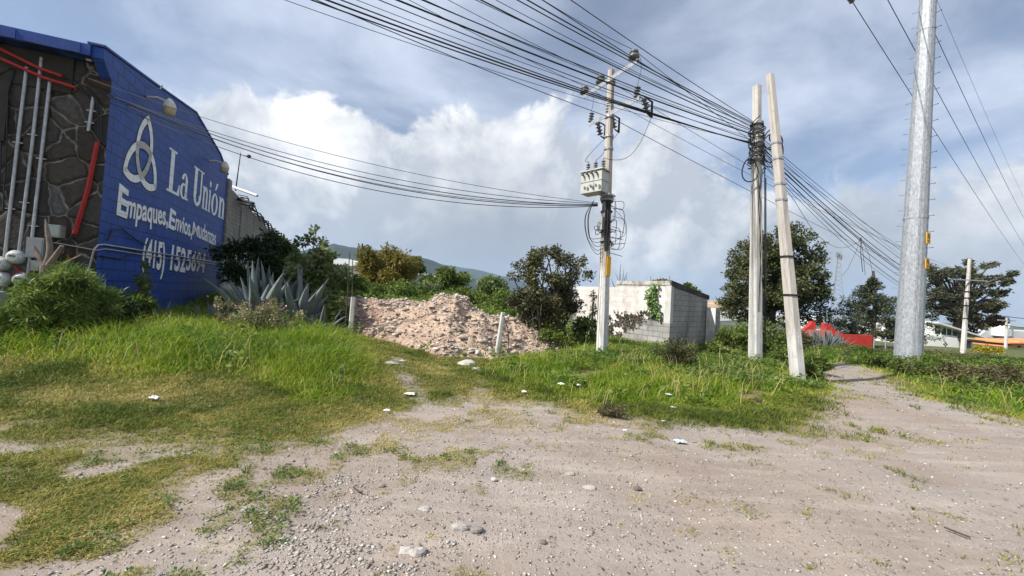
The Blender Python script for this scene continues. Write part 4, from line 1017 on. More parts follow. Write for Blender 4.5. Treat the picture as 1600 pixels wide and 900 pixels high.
# galvanised steel monopole with step bolts
MBs = Vector((14.50, 14, -.1)); MTp = MBs + Vector((.3796, 0, 13.57)) * 1.55
mo = thing('steel_monopole', 'huge galvanised steel pole with rows of step bolts and two yellow tags', 'monopole', (MBs.x, MBs.y, 0))
def mr(t): return .395 - .25 * t
mb = MB(); mb.tube([MBs.lerp(MTp, i / 10) for i in range(11)], [mr(i / 10) for i in range(11)], 16, True, False); mb.build('steel_shaft', STEEL, mo, True)
mb = MB(); mb.tube([MBs.lerp(MTp, i / 10) + Vector((-.45, -.89, 0)) * mr(i / 10) for i in range(11)], .012, 5); mb.build('weld_seam', STEEL, mo, True)
mb = MB(); mb.tube([MBs + Vector((0, 0, -.1)), MBs + Vector((0, 0, .32)), MBs + Vector((0, 0, .34))], [.56, .55, .50], 16, True, False); mb.build('concrete_footing', CONC, mo, True)
def onm(z): t = (z - MBs.z) / (MTp.z - MBs.z); return MBs.lerp(MTp, t), mr(t)
for z in (5.35, 12.4):
    q, r = onm(z); mb = MB(); mb.tube([q - Vector((0, 0, .04)), q + Vector((0, 0, .04))], r + .012, 16, True, False); mb.build('joint_band', STEEL, mo, True)
for k in range(26):
    z = 2.2 + .58 * k
    for s, an in ((0, 2.36), (1, -1.12)):
        if s and k < 2: continue
        q, r = onm(z + .29 * s); dv = Vector((math.cos(an), math.sin(an), 0))
        mb = MB(); mb.tube([q + dv * (r - .05), q + dv * (r + .13), q + dv * (r + .13) + Vector((0, 0, .005)), q + dv * (r + .15)], [.008, .008, .018, .018], 6); mb.build('step_bolt', DARK if s else STEEL, mo, True)
for px, py, hh in ((1441, 371, .40), (1440, 411, .36)):
    z = P(px, py, 13.6).z; q, r = onm(z); dv = Vector((math.cos(-1.2), math.sin(-1.2), 0)); c = q + dv * (r + .03)
    M = Matrix.Rotation(-1.2, 3, 'Z'); mb = MB(); mb.box(c, (.02, .24, hh), M); o = mb.build('yellow_tag', YEL, mo, True)
    mb = MB()
    for yy, zz, w, h in ((-.04, .08, .03, .14), (.05, .06, .03, .16), (.0, -.10, .12, .025)): mb.box(c + M @ Vector((.012, yy, zz)), (.008, w, h), M)
    subw_ = mb.build('tag_mark', BLK, o, False); subw_.data.vertices.foreach_set('co', rel(np.array([w.co[:] for w in subw_.data.vertices]), mo).astype(np.float32).ravel())

# far poles
FB, FT = P(1504, 552, 30), P(1515, 404, 30); FB.z = Hf(FB.x, FB.y) - .1
fpole = thing('concrete_pole', 'slim white concrete pole with a single crossarm before the spreading tree', 'pole', FB)
mb = MB(); rect_pole(mb, FB, FT, .14, .14, .085, .085, 0); mb.build('pole_shaft', CONCW, fpole, True)
ARMZ = P(1512, 438, 30).z
mb = MB(); mb.box((P(1512, 438, 30).x, 29.8, ARMZ), (2.6, .08, .08)); mb.build('crossarm', STEEL, fpole, True)
for z in (3.0, 3.6, 4.1, 2.0):
    q = FB.lerp(FT, (z - FB.z) / (FT.z - FB.z)); mb = MB(); mb.tube([q - Vector((0, 0, .05)), q + Vector((0, 0, .05))], .145, 8); mb.build('pole_band', BLK, fpole, True)
SB, ST = P(1571, 552, 48), P(1573, 497, 48); SB.z = Hf(SB.x, SB.y) - .1
sp2 = thing('utility_pole', 'small grey utility pole beyond the orange walls at far right', 'utility pole', SB)
mb = MB(); rect_pole(mb, SB, ST, .13, .13, .09, .09); mb.build('pole_shaft', CONC, sp2, True)
mb = MB(); mb.box(ST - Vector((0, 0, .3)), (2.2, .12, .12)); mb.build('crossarm', STEEL, sp2, True)
mb = MB(); mb.tube([ST + Vector((.3, -.2, -2.2)), ST + Vector((.3, -.2, -1.2))], .2, 10); mb.build('transformer_can', STEEL, sp2, True)
# lattice mast
LB = P(1302, 520, 150); LT = P(1311, 393, 150); LB.z = -1
lm = thing('lattice_mast', 'thin grey lattice radio mast far away left of the conifer', 'radio mast', LB)
mb = MB(); K = 16
for sx_, sy_ in ((-1, -1), (1, -1), (0, 1)):
    mb.tube([LB + Vector((sx_ * 2.6, sy_ * 2.2, 0)), LB.lerp(LT, .72) + Vector((sx_ * .75, sy_ * .7, 0)), LT + Vector((sx_ * .45, sy_ * .4, 0))], .10, 5)
for i in range(K):
    t0, t1 = i / K, (i + 1) / K; f0 = np.interp(t0, [0, .72, 1], [2.6, .75, .45]); f1 = np.interp(t1, [0, .72, 1], [2.6, .75, .45])
    for (a, b) in (((-1, -1), (1, -1)), ((1, -1), (0, 1)), ((0, 1), (-1, -1))):
        mb.tube([LB.lerp(LT, t0) + Vector((a[0] * f0, a[1] * f0 * .85, 0)), LB.lerp(LT, t1) + Vector((b[0] * f1, b[1] * f1 * .85, 0))], .06, 4)
for i in range(3): mb.box(LT + Vector((-.9 + .9 * i, 0, -1.3 - .5 * i)), (.5, .4, 1.8))
mb.build('lattice_frame', mottled('mast_steel', (.22, .23, .24), (.34, .35, .36), 1, .6, .3), lm, True)

# ------------------------------------------------------------------ cables
def cable(pts, r, label, group, name='power_cable', n=5):
    mb = MB(); mb.tube(pts, r * .8, n); o = mb.build(name, BLK); return tag(o, label, 'cable', group)
def sagged(a, b, sag, n=28): return [a.lerp(b, t) + Vector((0, 0, -4 * sag * t * (1 - t))) for t in (i / n for i in range(n + 1))]
def overhead(jp, top, sag, r, ext=1.7, z=6.7, Y=10.8):
    j = P(jp[0], jp[1], Y); e = PZ(top[0], top[1], z); return sagged(j, j + (e - j) * ext, sag), r
LBL = 'black overhead cable of the bundle from the cable knot to the upper left sky'
for jp, top, sag, r in (((1174, 223), (559, 0), .30, .016), ((1174, 224), (576, 0), .28, .020), ((1174, 225), (592, 0), .26, .014), ((1176, 219), (640, 0), .22, .011), ((1176, 210), (660, 0), .18, .021),
                        ((1176, 205), (693, 0), .16, .013), ((1176, 203), (778, 0), .15, .015), ((1177, 194), (828, 0), .12, .012), ((1177, 192), (843, 0), .12, .014), ((1177, 190), (905, 0), .1, .010), ((1176, 200), (870, 0), .16, .010), ((1175, 222), (548, 0), .42, .007), ((1176, 215), (625, 0), .30, .007), ((1176, 208), (715, 0), .26, .007), ((1177, 196), (812, 0), .22, .007), ((1177, 198), (755, 0), .06, .008)):
    cable(overhead(jp, top, sag, r)[0], r, LBL, 'overhead communication cables')
# high-voltage lines over the transformer pole to the far pole
for i, (ins, top) in enumerate(zip(INS, ((862, 0), (716, 0), (655, 0)))):
    e = PZ(top[0], top[1], 8.25); far_ = Vector((P((1490, 1512, 1534)[i], 438, 30).x, 29.8, ARMZ + .2))
    cable(sagged(ins + (e - ins) * 1.8, ins, .12)[:-1] + sagged(ins, far_, .55), .009, 'thin high voltage line resting on the ' + ('right end', 'middle', 'left end')[i] + ' insulator of the transformer pole', 'high voltage lines')
q = P(957, 185, 10.45); e = PZ(525, 0, 6.75); far_ = P(1500, 452, 30)
cable(sagged(q + (e - q) * 1.8, q, .15)[:-1] + sagged(q, far_, .3), .011, 'lowest long line passing the transformer pole below its crossarms', None)
# cables from the knot to the far pole
LBL = 'black cable sagging from the cable knot towards the slim far pole with one crossarm'
for jp, ep, sag, r in (((1188, 222), (1506, 462), .55, .012), ((1188, 228), (1506, 466), .75, .018), ((1188, 232), (1506, 468), .95, .018), ((1188, 240), (1506, 470), 1.1, .014), ((1188, 236), (1506, 474), .7, .011), ((1188, 244), (1506, 476), 1.25, .011), ((1188, 214), (1506, 458), .3, .010), ((1188, 250), (1506, 478), 1.35, .009), ((1188, 226), (1506, 464), 1.0, .007), ((1188, 234), (1506, 472), 1.5, .007), ((1188, 218), (1506, 460), .45, .007)):
    cable(sagged(P(jp[0], jp[1], 10.8), P(ep[0], ep[1], 29.8), sag), r, LBL, 'cables to the far pole')
K0 = P(1345, 371, 16.5)
for px, py, w in ((1348, 425, .015), (1352, 430, .010)): cable([K0, P(px - 3, (371 + py) / 2, 16.5), P(px, py, 16.5)], w, 'short cable end hanging straight down from the sagging bundle', 'hanging cable ends', 'hanging_cable')
cable(smooth_pts([P(1190, 255, 10.8), P(1235, 305, 12.2), P(1275, 365, 14), P(1310, 387, 15.5), P(1338, 380, 16.3), K0]), .009, 'slack cable looping low between the cable knot and the sagging bundle', None, 'slack_cable')
cable([K0, P(1338, 392, 16.5), P(1325, 420, 16.5), P(1315, 432, 16.5)], .008, 'loose cable end curling left below the sagging bundle', None, 'hanging_cable')
cable([K0, P(1357, 395, 16.5), P(1363, 425, 16.5), P(1361, 445, 16.5)], .008, 'loose cable end trailing right above the conifer', None, 'hanging_cable')
# service cables to the stone front of the warehouse
LBL = 'black service cable strung from the transformer pole to the stone front of the blue warehouse'
for (sx_, sy_), ez, sag, r in (((115, 128), 0, .62, .010), ((140, 136), 2, .72, .014), ((62, 96), -1, .50, .008), ((150, 142), 3, .80, .014), ((148, 150), 4, .88, .012), ((142, 142), 1, .78, .009)):
    u, z = fp(sx_, sy_); o = Vector((C0.x + WB.x * u, C0.y + WB.y * u, z)) - Vector((WA.x, WA.y, 0)) * .12
    cable(sagged(o, P(934, 318 + ez, 10.5), sag), r, LBL, 'service cables to the warehouse')
# power lines behind the monopole
LBL = ('upper-right', 'middle', 'lower-left')
for i, (a, b, zz) in enumerate((((1332, 3), (1600, 413), 12.4), ((1392, 0), (1600, 383), 12.7), ((1440, 0), (1600, 341), 14.4))):
    p0, p1 = PZ(*a, zz), PZ(*b, zz); k = 1.0 if i == 0 else 1.5
    cable(sagged(p1, p1 + (p0 - p1) * (1 if i == 0 else 1.2), .35), .016, 'straight power line behind the steel monopole, ' + ('ending at the insulator', 'middle of the three', 'rightmost of the three')[i], 'power lines behind the monopole')
p0, p1 = PZ(1464, 0, 16), PZ(1600, 310, 16); cable(sagged(p0, p1, .2), .008, 'faint thin wire right of the steel monopole, outside the three power lines', None)
b = PZ(1332, 3, 12.4); ih = thing('line_insulator', 'dark insulator at the top edge of the sky where the leftmost power line ends', 'insulator', b)
mb = MB(); shed_stack(mb, b, (b - PZ(1600, 413, 12.4)), .8, .09, 5); mb.build('porcelain', PORC, ih, True)
for y0, y1 in ((494, 496), (508, 511)):
    cable(sagged(P(1571, y0, 48), P(1640, y1, 44), .2), .05, ('upper' if y0 < 500 else 'lower') + ' dark cable leaving the small far utility pole', 'cables at the small far pole')

# ------------------------------------------------------------------ rubble heap in the entrance
def mound_h(x, y):
    hm_ = np.interp(x, [-7.2, -6.3, -5.5, -4.5, -3.4, -2.7, -2.2, -1.75, -1.35, -.7, .4, 1.3, 1.9], [1.0, 1.15, 1.22, 1.22, 1.18, 1.32, 1.50, 1.45, 1.06, .86, .76, .60, .30])
    yf = np.interp(x, [-7, -5, -3.8, -2.2, -1, -.4, .6, 1.8], [11.6, 11.1, 10.5, 9.75, 9.45, 9.8, 10.9, 11.4])
    n1 = fbm(x * 1.2, y * 1.2, 101, 4) - .5; n2 = fbm(x * 4.2, y * 4.2, 107, 4) - .5
    t = (y - yf + n1 * .9) / 2.7
    f = ss(np.clip(t, 0, 1)) ** .85 * ss((17.0 - y) / 2.4)
    f = f * (.25 + .75 * ss((x + 7.4) / 1.2)) * ss((2.55 - x) / .9)
    z = hm_ * f * (1 + n1 * .35) + n2 * .15 * ss(f * 4) + (fbm(x * 2, y * 2, 103, 3) - .5) * .22 * f + (fbm(x * 11, y * 11, 5, 2) - .5) * .09 * ss(f * 5)
    return H(x, y) * 0 + .02 + z - .12 * (1 - ss(f * 8))
mx_, my_ = np.meshgrid(np.linspace(-7.6, 2.7, 240), np.linspace(9, 17, 200))
mz_ = np.maximum(mound_h(mx_, my_), H(mx_, my_) - .15)
Vm = np.stack([mx_.ravel(), my_.ravel(), mz_.ravel()], 1); k = np.arange(199 * 239); r, c = k // 239, k % 239
Fm = np.stack([r * 240 + c, r * 240 + c + 1, (r + 1) * 240 + c + 1, (r + 1) * 240 + c], 1)
m = M_('pinkish_rubble_earth'); n1 = m.noise(1.3, 5, .6); n2 = m.noise(9, 6, .7); sp = m.n('ShaderNodeSeparateXYZ'); m.L.new(m.tc, sp.inputs[0])
c = m.mix(m.mapr(n1, .35, .65), (.34, .24, .18), (.49, .375, .285))
c = m.mix(m.mapr(m.math('ADD', sp.outputs[0], m.math('MULTIPLY', n1, 2)), -2.6, -4.6), c, (.30, .17, .135))
c = m.mix(m.mapr(n2, .52, .72, 0, .8), c, (.17, .115, .09)); c = m.mix(m.mapr(m.noise(16, 5, .7), .58, .68), c, (.60, .52, .45))
MOUND = m.fin(c, .95, 0, m.bump(n2, .9, .06), .1)
o = link('rubble_heap', mesh_np('rubble_heap', Vm, Fm, None, False), MOUND); tag(o, 'broad heap of pinkish earth and broken stone blocking the field entrance', 'rubble heap')
x, y = scatter(260, -7, 2.2, 9.4, 14.5, lambda x, y: (mound_h(x, y) - H(x, y) < .28) & (mound_h(x, y) - H(x, y) > -.1) & (rng.random(len(x)) < .75))
weeds('heap_weeds', x, y, .12 + .25 * rng.random(len(x)), 26, .075, .15, WEED, 'green weeds creeping up the edges of the rubble heap', .6, .5)
# stones
OCT_V = np.array([[1, 0, 0], [0, 1, 0], [-1, 0, 0], [0, -1, 0], [0, 0, 1], [0, 0, -1], [.6, .6, .5], [-.6, .6, .45], [-.6, -.6, .5], [.6, -.6, .4]], float)
OCT_F = np.array([[0, 6, 9], [0, 1, 6], [1, 7, 6], [1, 2, 7], [2, 8, 7], [2, 3, 8], [3, 9, 8], [3, 0, 9], [6, 7, 4], [7, 8, 4], [8, 9, 4], [9, 6, 4], [1, 0, 5], [2, 1, 5], [3, 2, 5], [0, 3, 5]])
def stones(name, x, y, z, s, tone, mat, label, cat='stones', flat_=.6):
    n = len(x); a = rng.random(n) * 2 * PI; ca, sa = np.cos(a), np.sin(a)
    j = OCT_V[None] * (1 + .35 * rng.normal(size=(n, 10, 1))) * np.stack([.7 + .7 * rng.random(n), .6 + .5 * rng.random(n), flat_ * (.6 + .6 * rng.random(n))], 1)[:, None]
    v = np.stack([j[..., 0] * ca[:, None] - j[..., 1] * sa[:, None], j[..., 0] * sa[:, None] + j[..., 1] * ca[:, None], j[..., 2] + (rng.random(n) * .4 - .2)[:, None] * j[..., 0]], 2) * s[:, None, None]
    v = v + np.stack([x, y, z], 1)[:, None]
    F_ = (np.arange(n)[:, None, None] * 10 + OCT_F[None]).reshape(-1, 3)
    o = link(name, mesh_np(name, v.reshape(-1, 3), F_, {'tone': np.repeat(tone, 10)}), mat); return tag(o, label, cat, None, 'stuff')
def stone_mat(name, stops):
    m = M_(name); c = m.ramp(m.attr('tone'), stops); c = m.mix(m.mapr(m.noise(50, 4), .35, .65, 0, .35), c, (.20, .18, .16))
    return m.fin(c, .9, 0, m.bump(m.noise(80, 4), .4, .004), .2)
RUB = stone_mat('rubble_stone', [(0, (.25, .18, .14)), (.5, (.44, .36, .29)), (.8, (.57, .50, .43)), (1, (.70, .66, .62))])
x, y = scatter(15000, -6.8, 1.8, 9.2, 15); x = x[:]; zz = mound_h(x, y); k = zz > H(x, y) + .02; x, y, zz = x[k], y[k], zz[k]
s = .010 + .038 * rng.random(len(x)) ** 3 + .09 * rng.random(len(x)) ** 18; stones('rubble_stones', x, y, zz + s * .2, s, np.clip(.5 + rng.normal(size=len(x)) * .25, 0, 1), RUB, 'broken stones covering the rubble heap')
PEB = stone_mat('gravel_stone', [(0, (.14, .12, .11)), (.4, (.30, .265, .24)), (.75, (.46, .43, .40)), (1, (.62, .60, .57))])
x, y = sector(70000, 1.7, 13, -62, 62); gg = grassy(x, y); k = (gg < .45) & (rng.random(len(x)) < .35 + .9 * fbm(x * 1.5, y * 1.5, 17, 3)); x, y = x[k], y[k]
s = (.0022 + .0085 * rng.random(len(x)) ** 6) * (1 + .09 * np.hypot(x, y))
gx_, gy_ = scatter(16000, -3.2, -.4, 1.4, 3.6); kk = (sdist(gx_, gy_, GRAVEL) + (fbm(gx_ * 3, gy_ * 3, 8, 3) - .5) * 1.0 > .05); gx_, gy_ = gx_[kk], gy_[kk]
x = np.concatenate([x, gx_]); y = np.concatenate([y, gy_]); s = np.concatenate([s, (.0035 + .013 * rng.random(len(gx_)) ** 4)])
tn = np.concatenate([np.clip(.5 + rng.normal(size=len(x) - len(gx_)) * .28, 0, 1), np.clip(.55 + rng.normal(size=len(gx_)) * .22, 0, 1)])
stones('loose_gravel', x, y, HG(x, y) + s * .15, s, tn, PEB, 'small loose stones and gravel strewn over the bare track', 'gravel')
x, y = sector(5200, 1.8, 12, -60, 62); gg = grassy(x, y); k = (gg < .6) & (fbm(x * 1.2, y * 1.2, 23, 3) > .46); x, y = x[k], y[k]; n = len(x)
Vl, Fl, tl_ = leaf_mesh('', np.stack([x, y, HG(x, y) + .006], 1), np.stack([rng.normal(size=n), rng.normal(size=n), .15 * np.ones(n)], 1), np.tile([[0, 0, 1.]], (n, 1)) + rdir(n) * .3, .012 + .022 * rng.random(n), .005 + .010 * rng.random(n), rng.random(n))
tag(link('leaf_crumbs', mesh_np('leaf_crumbs', Vl, Fl, {'tone': tl_}), leafy('dry_crumbs', [(0, (.06, .045, .03)), (.6, (.18, .14, .085)), (1, (.30, .25, .17))], .1)), 'dry leaf crumbs and bits scattered over the bare track', 'debris', None, 'stuff')
def rock(px, py, s, label, tone=.5, fl=.6, cat='stone', nm='stone'):
    p = G(px, py); mb = MB(); r2 = np.random.default_rng(int(px * 7 + py)); a = r2.random() * 6
    n, mm = 9, 6; vs = []
    for i in range(mm + 1):
        for j in range(n):
            d = np.array([math.sin(PI * i / mm) * math.cos(2 * PI * j / n + a), math.sin(PI * i / mm) * math.sin(2 * PI * j / n + a), math.cos(PI * i / mm)])
            q = 1 + .5 * (float(fbm(d[0] * 1.7 + px, d[1] * 1.7 + d[2] * 2.1 + py, 3, 3)) - .5) * 2
            vs.append((p.x + d[0] * s * q * 1.15, p.y + d[1] * s * q * .85, p.z + s * fl * .35 + d[2] * s * q * fl))
    mb.add(vs, [(i * n + j, (i + 1) * n + j, (i + 1) * n + (j + 1) % n, i * n + (j + 1) % n) for i in range(mm) for j in range(n)])
    c = (.14 + .42 * tone, .125 + .39 * tone, .11 + .37 * tone)
    o = mb.build(nm, mottled('stone_face', tuple(q * .75 for q in c), tuple(min(.8, q * 1.2) for q in c), 25, .9, bscale=60)); return tag(o, label, cat)
rock(652, 866, .050, 'pale grey stone nearest the bottom of the photo, beside its darker twin', .55)
rock(634, 863, .040, 'light stone left of the pale grey stone near the bottom', .75)
rock(744, 829, .040, 'dark stone at the edge of the small raised soil bank', .15)
rock(722, 826, .060, 'pale flat stone topping the small raised soil bank', .5, .45)
rock(386, 798, .036, 'reddish flat stone on bare soil at lower left', .5, .5)
rock(890, 742, .045, 'pale stone with a green tuft beside it on the track', .5, .4)
rock(922, 763, .055, 'flat whitish stone in the middle of the bare track', .55, .25)
rock(996, 764, .035, 'small black stone right of the middle of the track', .02, .6)
rock(848, 848, .022, 'tiny black stone near the bottom of the track', .0, .6)
rock(772, 750, .026, 'small pale pebble left of the flat whitish stone', .7)
rock(664, 800, .045, 'white rounded stone beside a twig', .55)
rock(606, 790, .032, 'dark pebble at the right edge of the gravel patch', .1)
# ------------------------------------------------------------------ litter
LIT = mottled('white_plastic', (.72, .73, .72), (.85, .85, .84), 20, .5)
LITB = mottled('bluish_plastic', (.38, .44, .46), (.55, .60, .62), 20, .4)
def scrap(px, py, s, label, cat='litter', mat=None, nm='plastic_scrap', hh=.5, lift=.05):
    s *= .62; p = G(px, py); n = 7; vs, fs = [], []; r2 = np.random.default_rng(int(px * 3 + py))
    for i in range(n):
        for j in range(n):
            u, v = i / (n - 1) - .5, j / (n - 1) - .5
            e = 1 - .5 * (abs(u) + abs(v)) * r2.random()
            vs.append((p.x + u * s * 2 * e, p.y + v * s * 1.5 * e, p.z + lift + s * hh * (r2.random() * .6 + .5 * math.cos(3 * u) * math.cos(3 * v))))
    for i in range(n - 1):
        for j in range(n - 1): fs.append((i * n + j, (i + 1) * n + j, (i + 1) * n + j + 1, i * n + j + 1))
    mb = MB(); mb.add(vs, fs, False); o = mb.build(nm, mat or LIT); sd = o.modifiers.new('thick', 'SOLIDIFY'); sd.thickness = .004
    return tag(o, label, cat, 'litter on the grass edge')
scrap(604, 646, .07, 'white cup shaped scrap on grass left of the entrance ruts', lift=.04)
scrap(640, 620, .14, 'long white strip of litter lying on the entrance grass', hh=.15)
scrap(819, 617, .08, 'small round white scrap at the grass edge right of the entrance')
scrap(858, 597, .10, 'white scrap highest in the grass left of the transformer pole', lift=.12)
scrap(876, 609, .11, 'crumpled white scrap in the middle of three below the transformer pole', lift=.1)
scrap(903, 611, .11, 'rightmost white scrap of three in the grass below the transformer pole', lift=.1)
scrap(1044, 626, .09, 'bright white scrap in grass below the dark shrub', lift=.1)
scrap(1052, 641, .08, 'flat white scrap just under the bright white one', hh=.2, lift=.05)
scrap(1184, 631, .11, 'dark crumpled bag in grass below the upright white pole', 'bag', mat=DARK, nm='plastic_bag')
scrap(970, 673, .20, 'long crinkled white plastic sheet on bare soil beside the dark tuft', hh=.15, lift=.0)
scrap(1062, 692, .12, 'bluish plastic bag on bare soil with a tuft beside it', 'bag', mat=LITB, nm='plastic_bag', lift=.01)
scrap(240, 628, .10, 'pale folded scrap alone on the left lawn', hh=.8, lift=.04)
scrap(1037, 660 , .05, 'tiny white scrap on the soil edge right of the crinkled sheet', lift=.02)
rock(728, 571, .19, 'big white stone at the foot of the rubble heap', .7, .5)
rock(612, 570, .17, 'flat grey stone slab in the left wheel line below the heap', .45, .3)
rock(628, 566, .10, 'smaller grey stone beside the flat slab in the left wheel line', .55, .4)
rock(745, 578, .09, 'small pale stone just right of the big white stone', .6, .5)
rock(680, 548, .10, 'pale stone low on the front of the rubble heap', .8, .6)
rock(598, 760, .02, 'small dark stone on soil left of the ruts', .1)
def twig(pts, r, label):
    mb = MB(); mb.tube([G(*p) + Vector((0, 0, .012)) for p in pts], r, 5); o = mb.build('twig', TWIG); tag(o, label, 'twig')
TWIG = mottled('dry_twig', (.05, .04, .03), (.10, .08, .06), 20, .9)
twig([(640, 817), (655, 814), (672, 812)], .006, 'thin dark twig next to the white rounded stone')
twig([(552, 764), (560, 770), (566, 771)], .007, 'short dark twig above the gravel patch')
twig([(1475, 826), (1495, 834), (1516, 842)], .007, 'dark twig on the track at lower right')

# ------------------------------------------------------------------ fence at the entrance
def post(px0, py0, px1, py1, Y, r, label, mat):
    a, b = P(px0, py0, Y), P(px1, py1, Y); a.z = Hf(a.x, a.y) - .2; mb = MB(); rect_pole(mb, a, b, r, r, r * .9, r * .9, .3)
    o = mb.build('fence_post', mat); return tag(o, label, 'fence post')
FPOST = mottled('whitewashed_post', (.46, .44, .41), (.62, .60, .57), 5, .9)
post(546, 535, 552, 464, 11.0, .062, 'white fence post standing left of the rubble heap', FPOST)
post(775, 550, 786, 488, 10.3, .058, 'white leaning fence post right of the rubble heap', FPOST)
post(561, 470, 572, 448, 17, .045, 'thin leaning stake far behind the left fence post', FPOST) if False else None
a0, b0 = Vector((-9.6, 11.4, 0)), P(548, 500, 11.0); b0.z = 0
wf = thing('wire_fence', 'thin rusty wire mesh fence in front of the agave', 'fence', a0)
WIRE = mottled('rusty_wire', (.06, .05, .045), (.12, .10, .09), 20, .8)
mb = MB()
for k in range(9):
    z = .25 + .16 * k; mb.tube([a0 + (b0 - a0) * t + Vector((0, 0, z + .02 * math.sin(9 * t + k))) for t in np.linspace(0, 1, 9)], .0022, 4)
for k in range(34):
    q = a0 + (b0 - a0) * (k / 33); mb.tube([q + Vector((0, 0, .2)), q + Vector((0, 0, 1.55))], .0020, 4)
mb.build('wire_mesh', WIRE, wf, True)
for px, tpx in ((538, 546), (548, 551)):
    a, b = P(px, 530, 11.05), P(tpx, 405 if px == 548 else 395, 11.05); a.z = .1; mb = MB(); mb.tube([a, a.lerp(b, .5) + Vector((.02, 0, 0)), b], [.020, .018, .012], 6); mb.build('iron_rod', TWIG, wf, True)
mb = MB(); a, b = P(783, 495, 10.35), P(795, 548, 10.6); b.z = .1
mb.tube([P(786, 492, 10.25), P(794, 515, 10.4), b], .012, 5); o = mb.build('bent_wire', WIRE); tag(o, 'bent rusty wire hanging from the right fence post', 'wire')

# ------------------------------------------------------------------ agaves
AGA = M_('agave_skin'); an_ = AGA.noise(3, 5, .6)
AGAVE = AGA.fin(AGA.mix(AGA.mapr(an_, .3, .7), (.095, .122, .120), (.175, .208, .20)), .55, 0, AGA.bump(AGA.noise(25, 4, .6, stretch=(1, 1, .2)), .3, .01), .3)
def agave(base, n, L, W, label, seed, tilt=(.12, 1.15), aim=None):
    r2 = np.random.default_rng(seed); mb = MB(); base = Vector(base)
    for i in range(n):
        az = i * 2.399 + r2.random() * .5; el = tilt[0] + (tilt[1] - tilt[0]) * (i / n) ** .9; l = L * (.75 + .35 * r2.random()) * (1 - .15 * i / n); w = W * (.8 + .4 * r2.random())
        out = Vector((math.cos(az), math.sin(az), 0)); side = Vector((-math.sin(az), math.cos(az), 0)); K = 10; vs = []
        for k in range(K + 1):
            t = k / K; e = el - .18 * t + .25 * el * t * t
            c = base + out * (l * t * math.sin(e) + .10) + Vector((0, 0, l * t * math.cos(e)))
            nn = (out * -math.cos(e) + Vector((0, 0, math.sin(e))))
            ww = w * (.55 + .9 * t if t < .35 else (.865 + .135 * math.cos((t - .35) * 3)) * (1 - ((t - .35) / .65) ** 1.9)) + .003; th = .10 * w * (1 - t) + .006
            for q, dz in ((-1, .55), (-.55, .12), (0, 0), (.55, .12), (1, .55)): vs.append(c + side * ww * q * .5 + nn * ww * dz * .35)
            for q, dz in ((.6, .0), (0, -.3), (-.6, .0)): vs.append(c + side * ww * q * .5 + nn * (ww * dz * .35 - th))
        mb.add(vs, [(k * 8 + j, k * 8 + (j + 1) % 8, (k + 1) * 8 + (j + 1) % 8, (k + 1) * 8 + j) for k in range(K) for j in range(8)], True)
    o = mb.build('agave', AGAVE); return tag(o, label, 'agave')
p = P(408, 520, 11.0); agave((p.x, p.y, .25), 30, 2.0, .42, 'largest blue grey agave behind the wire fence beside the warehouse', 5, (.05, .85))
p = P(464, 525, 11.3); agave((p.x, p.y, .25), 22, 1.85, .36, 'upright agave between the largest one and the left fence post', 8, (.05, .8))
p = P(500, 535, 11.0); agave((p.x, p.y, .15), 16, 1.15, .2, 'small narrow leaved agave leaning right beside the left fence post', 9, (.5, 1.2))
p = P(335, 515, 11.6); agave((p.x, p.y, .2), 14, 1.1, .2, 'shaded agave at the foot of the blue wall', 11, (.3, 1.2))
p = P(245, 500, 10.6); agave((p.x, p.y, .2), 12, .8, .16, 'small dark agave half buried in grass below the phone number', 13, (.3, 1.2))
for px, Y, L, n, lab in ((1272, 26.5, 1.5, 30, 'left one of the agave clumps before the red wall'), (1290, 25.8, 1.6, 34, 'middle agave clump before the red wall'), (1310, 26.2, 1.4, 30, 'right brownish agave clump before the red wall')):
    q = P(px, 545, Y); agave((q.x, q.y, Hf(q.x, q.y)), n, L, .14, lab, px, (.05, 1.2))

# ------------------------------------------------------------------ shrubs and trees
BARK = mottled('rough_bark', (.06, .048, .038), (.13, .105, .085), 9, .95, stretch=(2, 2, .5), bstr=.8, bdist=.02)
PBARK = mottled('pale_bark', (.20, .16, .13), (.34, .29, .25), 8, .95, stretch=(2, 2, .5), bstr=.8, bdist=.02)
def LF(name, *st, **k): return leafy(name, list(st), **k)
SBARK = mottled('dead_wood', (.10, .08, .065), (.26, .21, .17), 7, .95, stretch=(2, 2, .5), bstr=.8, bdist=.02)
L_BUSH = LF('willowy_leaves', (0, (.055, .10, .018)), (.5, (.13, .20, .035)), (1, (.28, .34, .09)), trans=.4)
L_DARKTREE = LF('dull_dark_leaves', (0, (.030, .036, .016)), (.5, (.075, .080, .032)), (.85, (.14, .135, .055)), (1, (.20, .18, .08)), trans=.25)
L_GOLD = LF('golden_leaves', (0, (.09, .085, .014)), (.5, (.20, .17, .03)), (1, (.32, .26, .06)), trans=.38)
L_GREEN = LF('dark_green_leaves', (0, (.042, .078, .013)), (.5, (.11, .165, .03)), (1, (.22, .27, .065)), trans=.4)
L_PALE = LF('pale_loose_leaves', (0, (.07, .11, .035)), (.5, (.17, .23, .075)), (1, (.36, .39, .20)), trans=.38)
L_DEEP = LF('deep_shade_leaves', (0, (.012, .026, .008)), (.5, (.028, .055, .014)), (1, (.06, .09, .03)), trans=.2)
L_CYP = LF('cypress_leaves', (0, (.026, .036, .013)), (.5, (.066, .080, .027)), (1, (.16, .165, .062)), trans=.25)
L_CONE = LF('conifer_needles', (0, (.022, .034, .018)), (.5, (.056, .072, .036)), (1, (.13, .145, .075)), trans=.1)
L_SPREAD = LF('grey_green_leaves', (0, (.030, .036, .018)), (.5, (.075, .083, .040)), (1, (.17, .175, .10)), trans=.25)
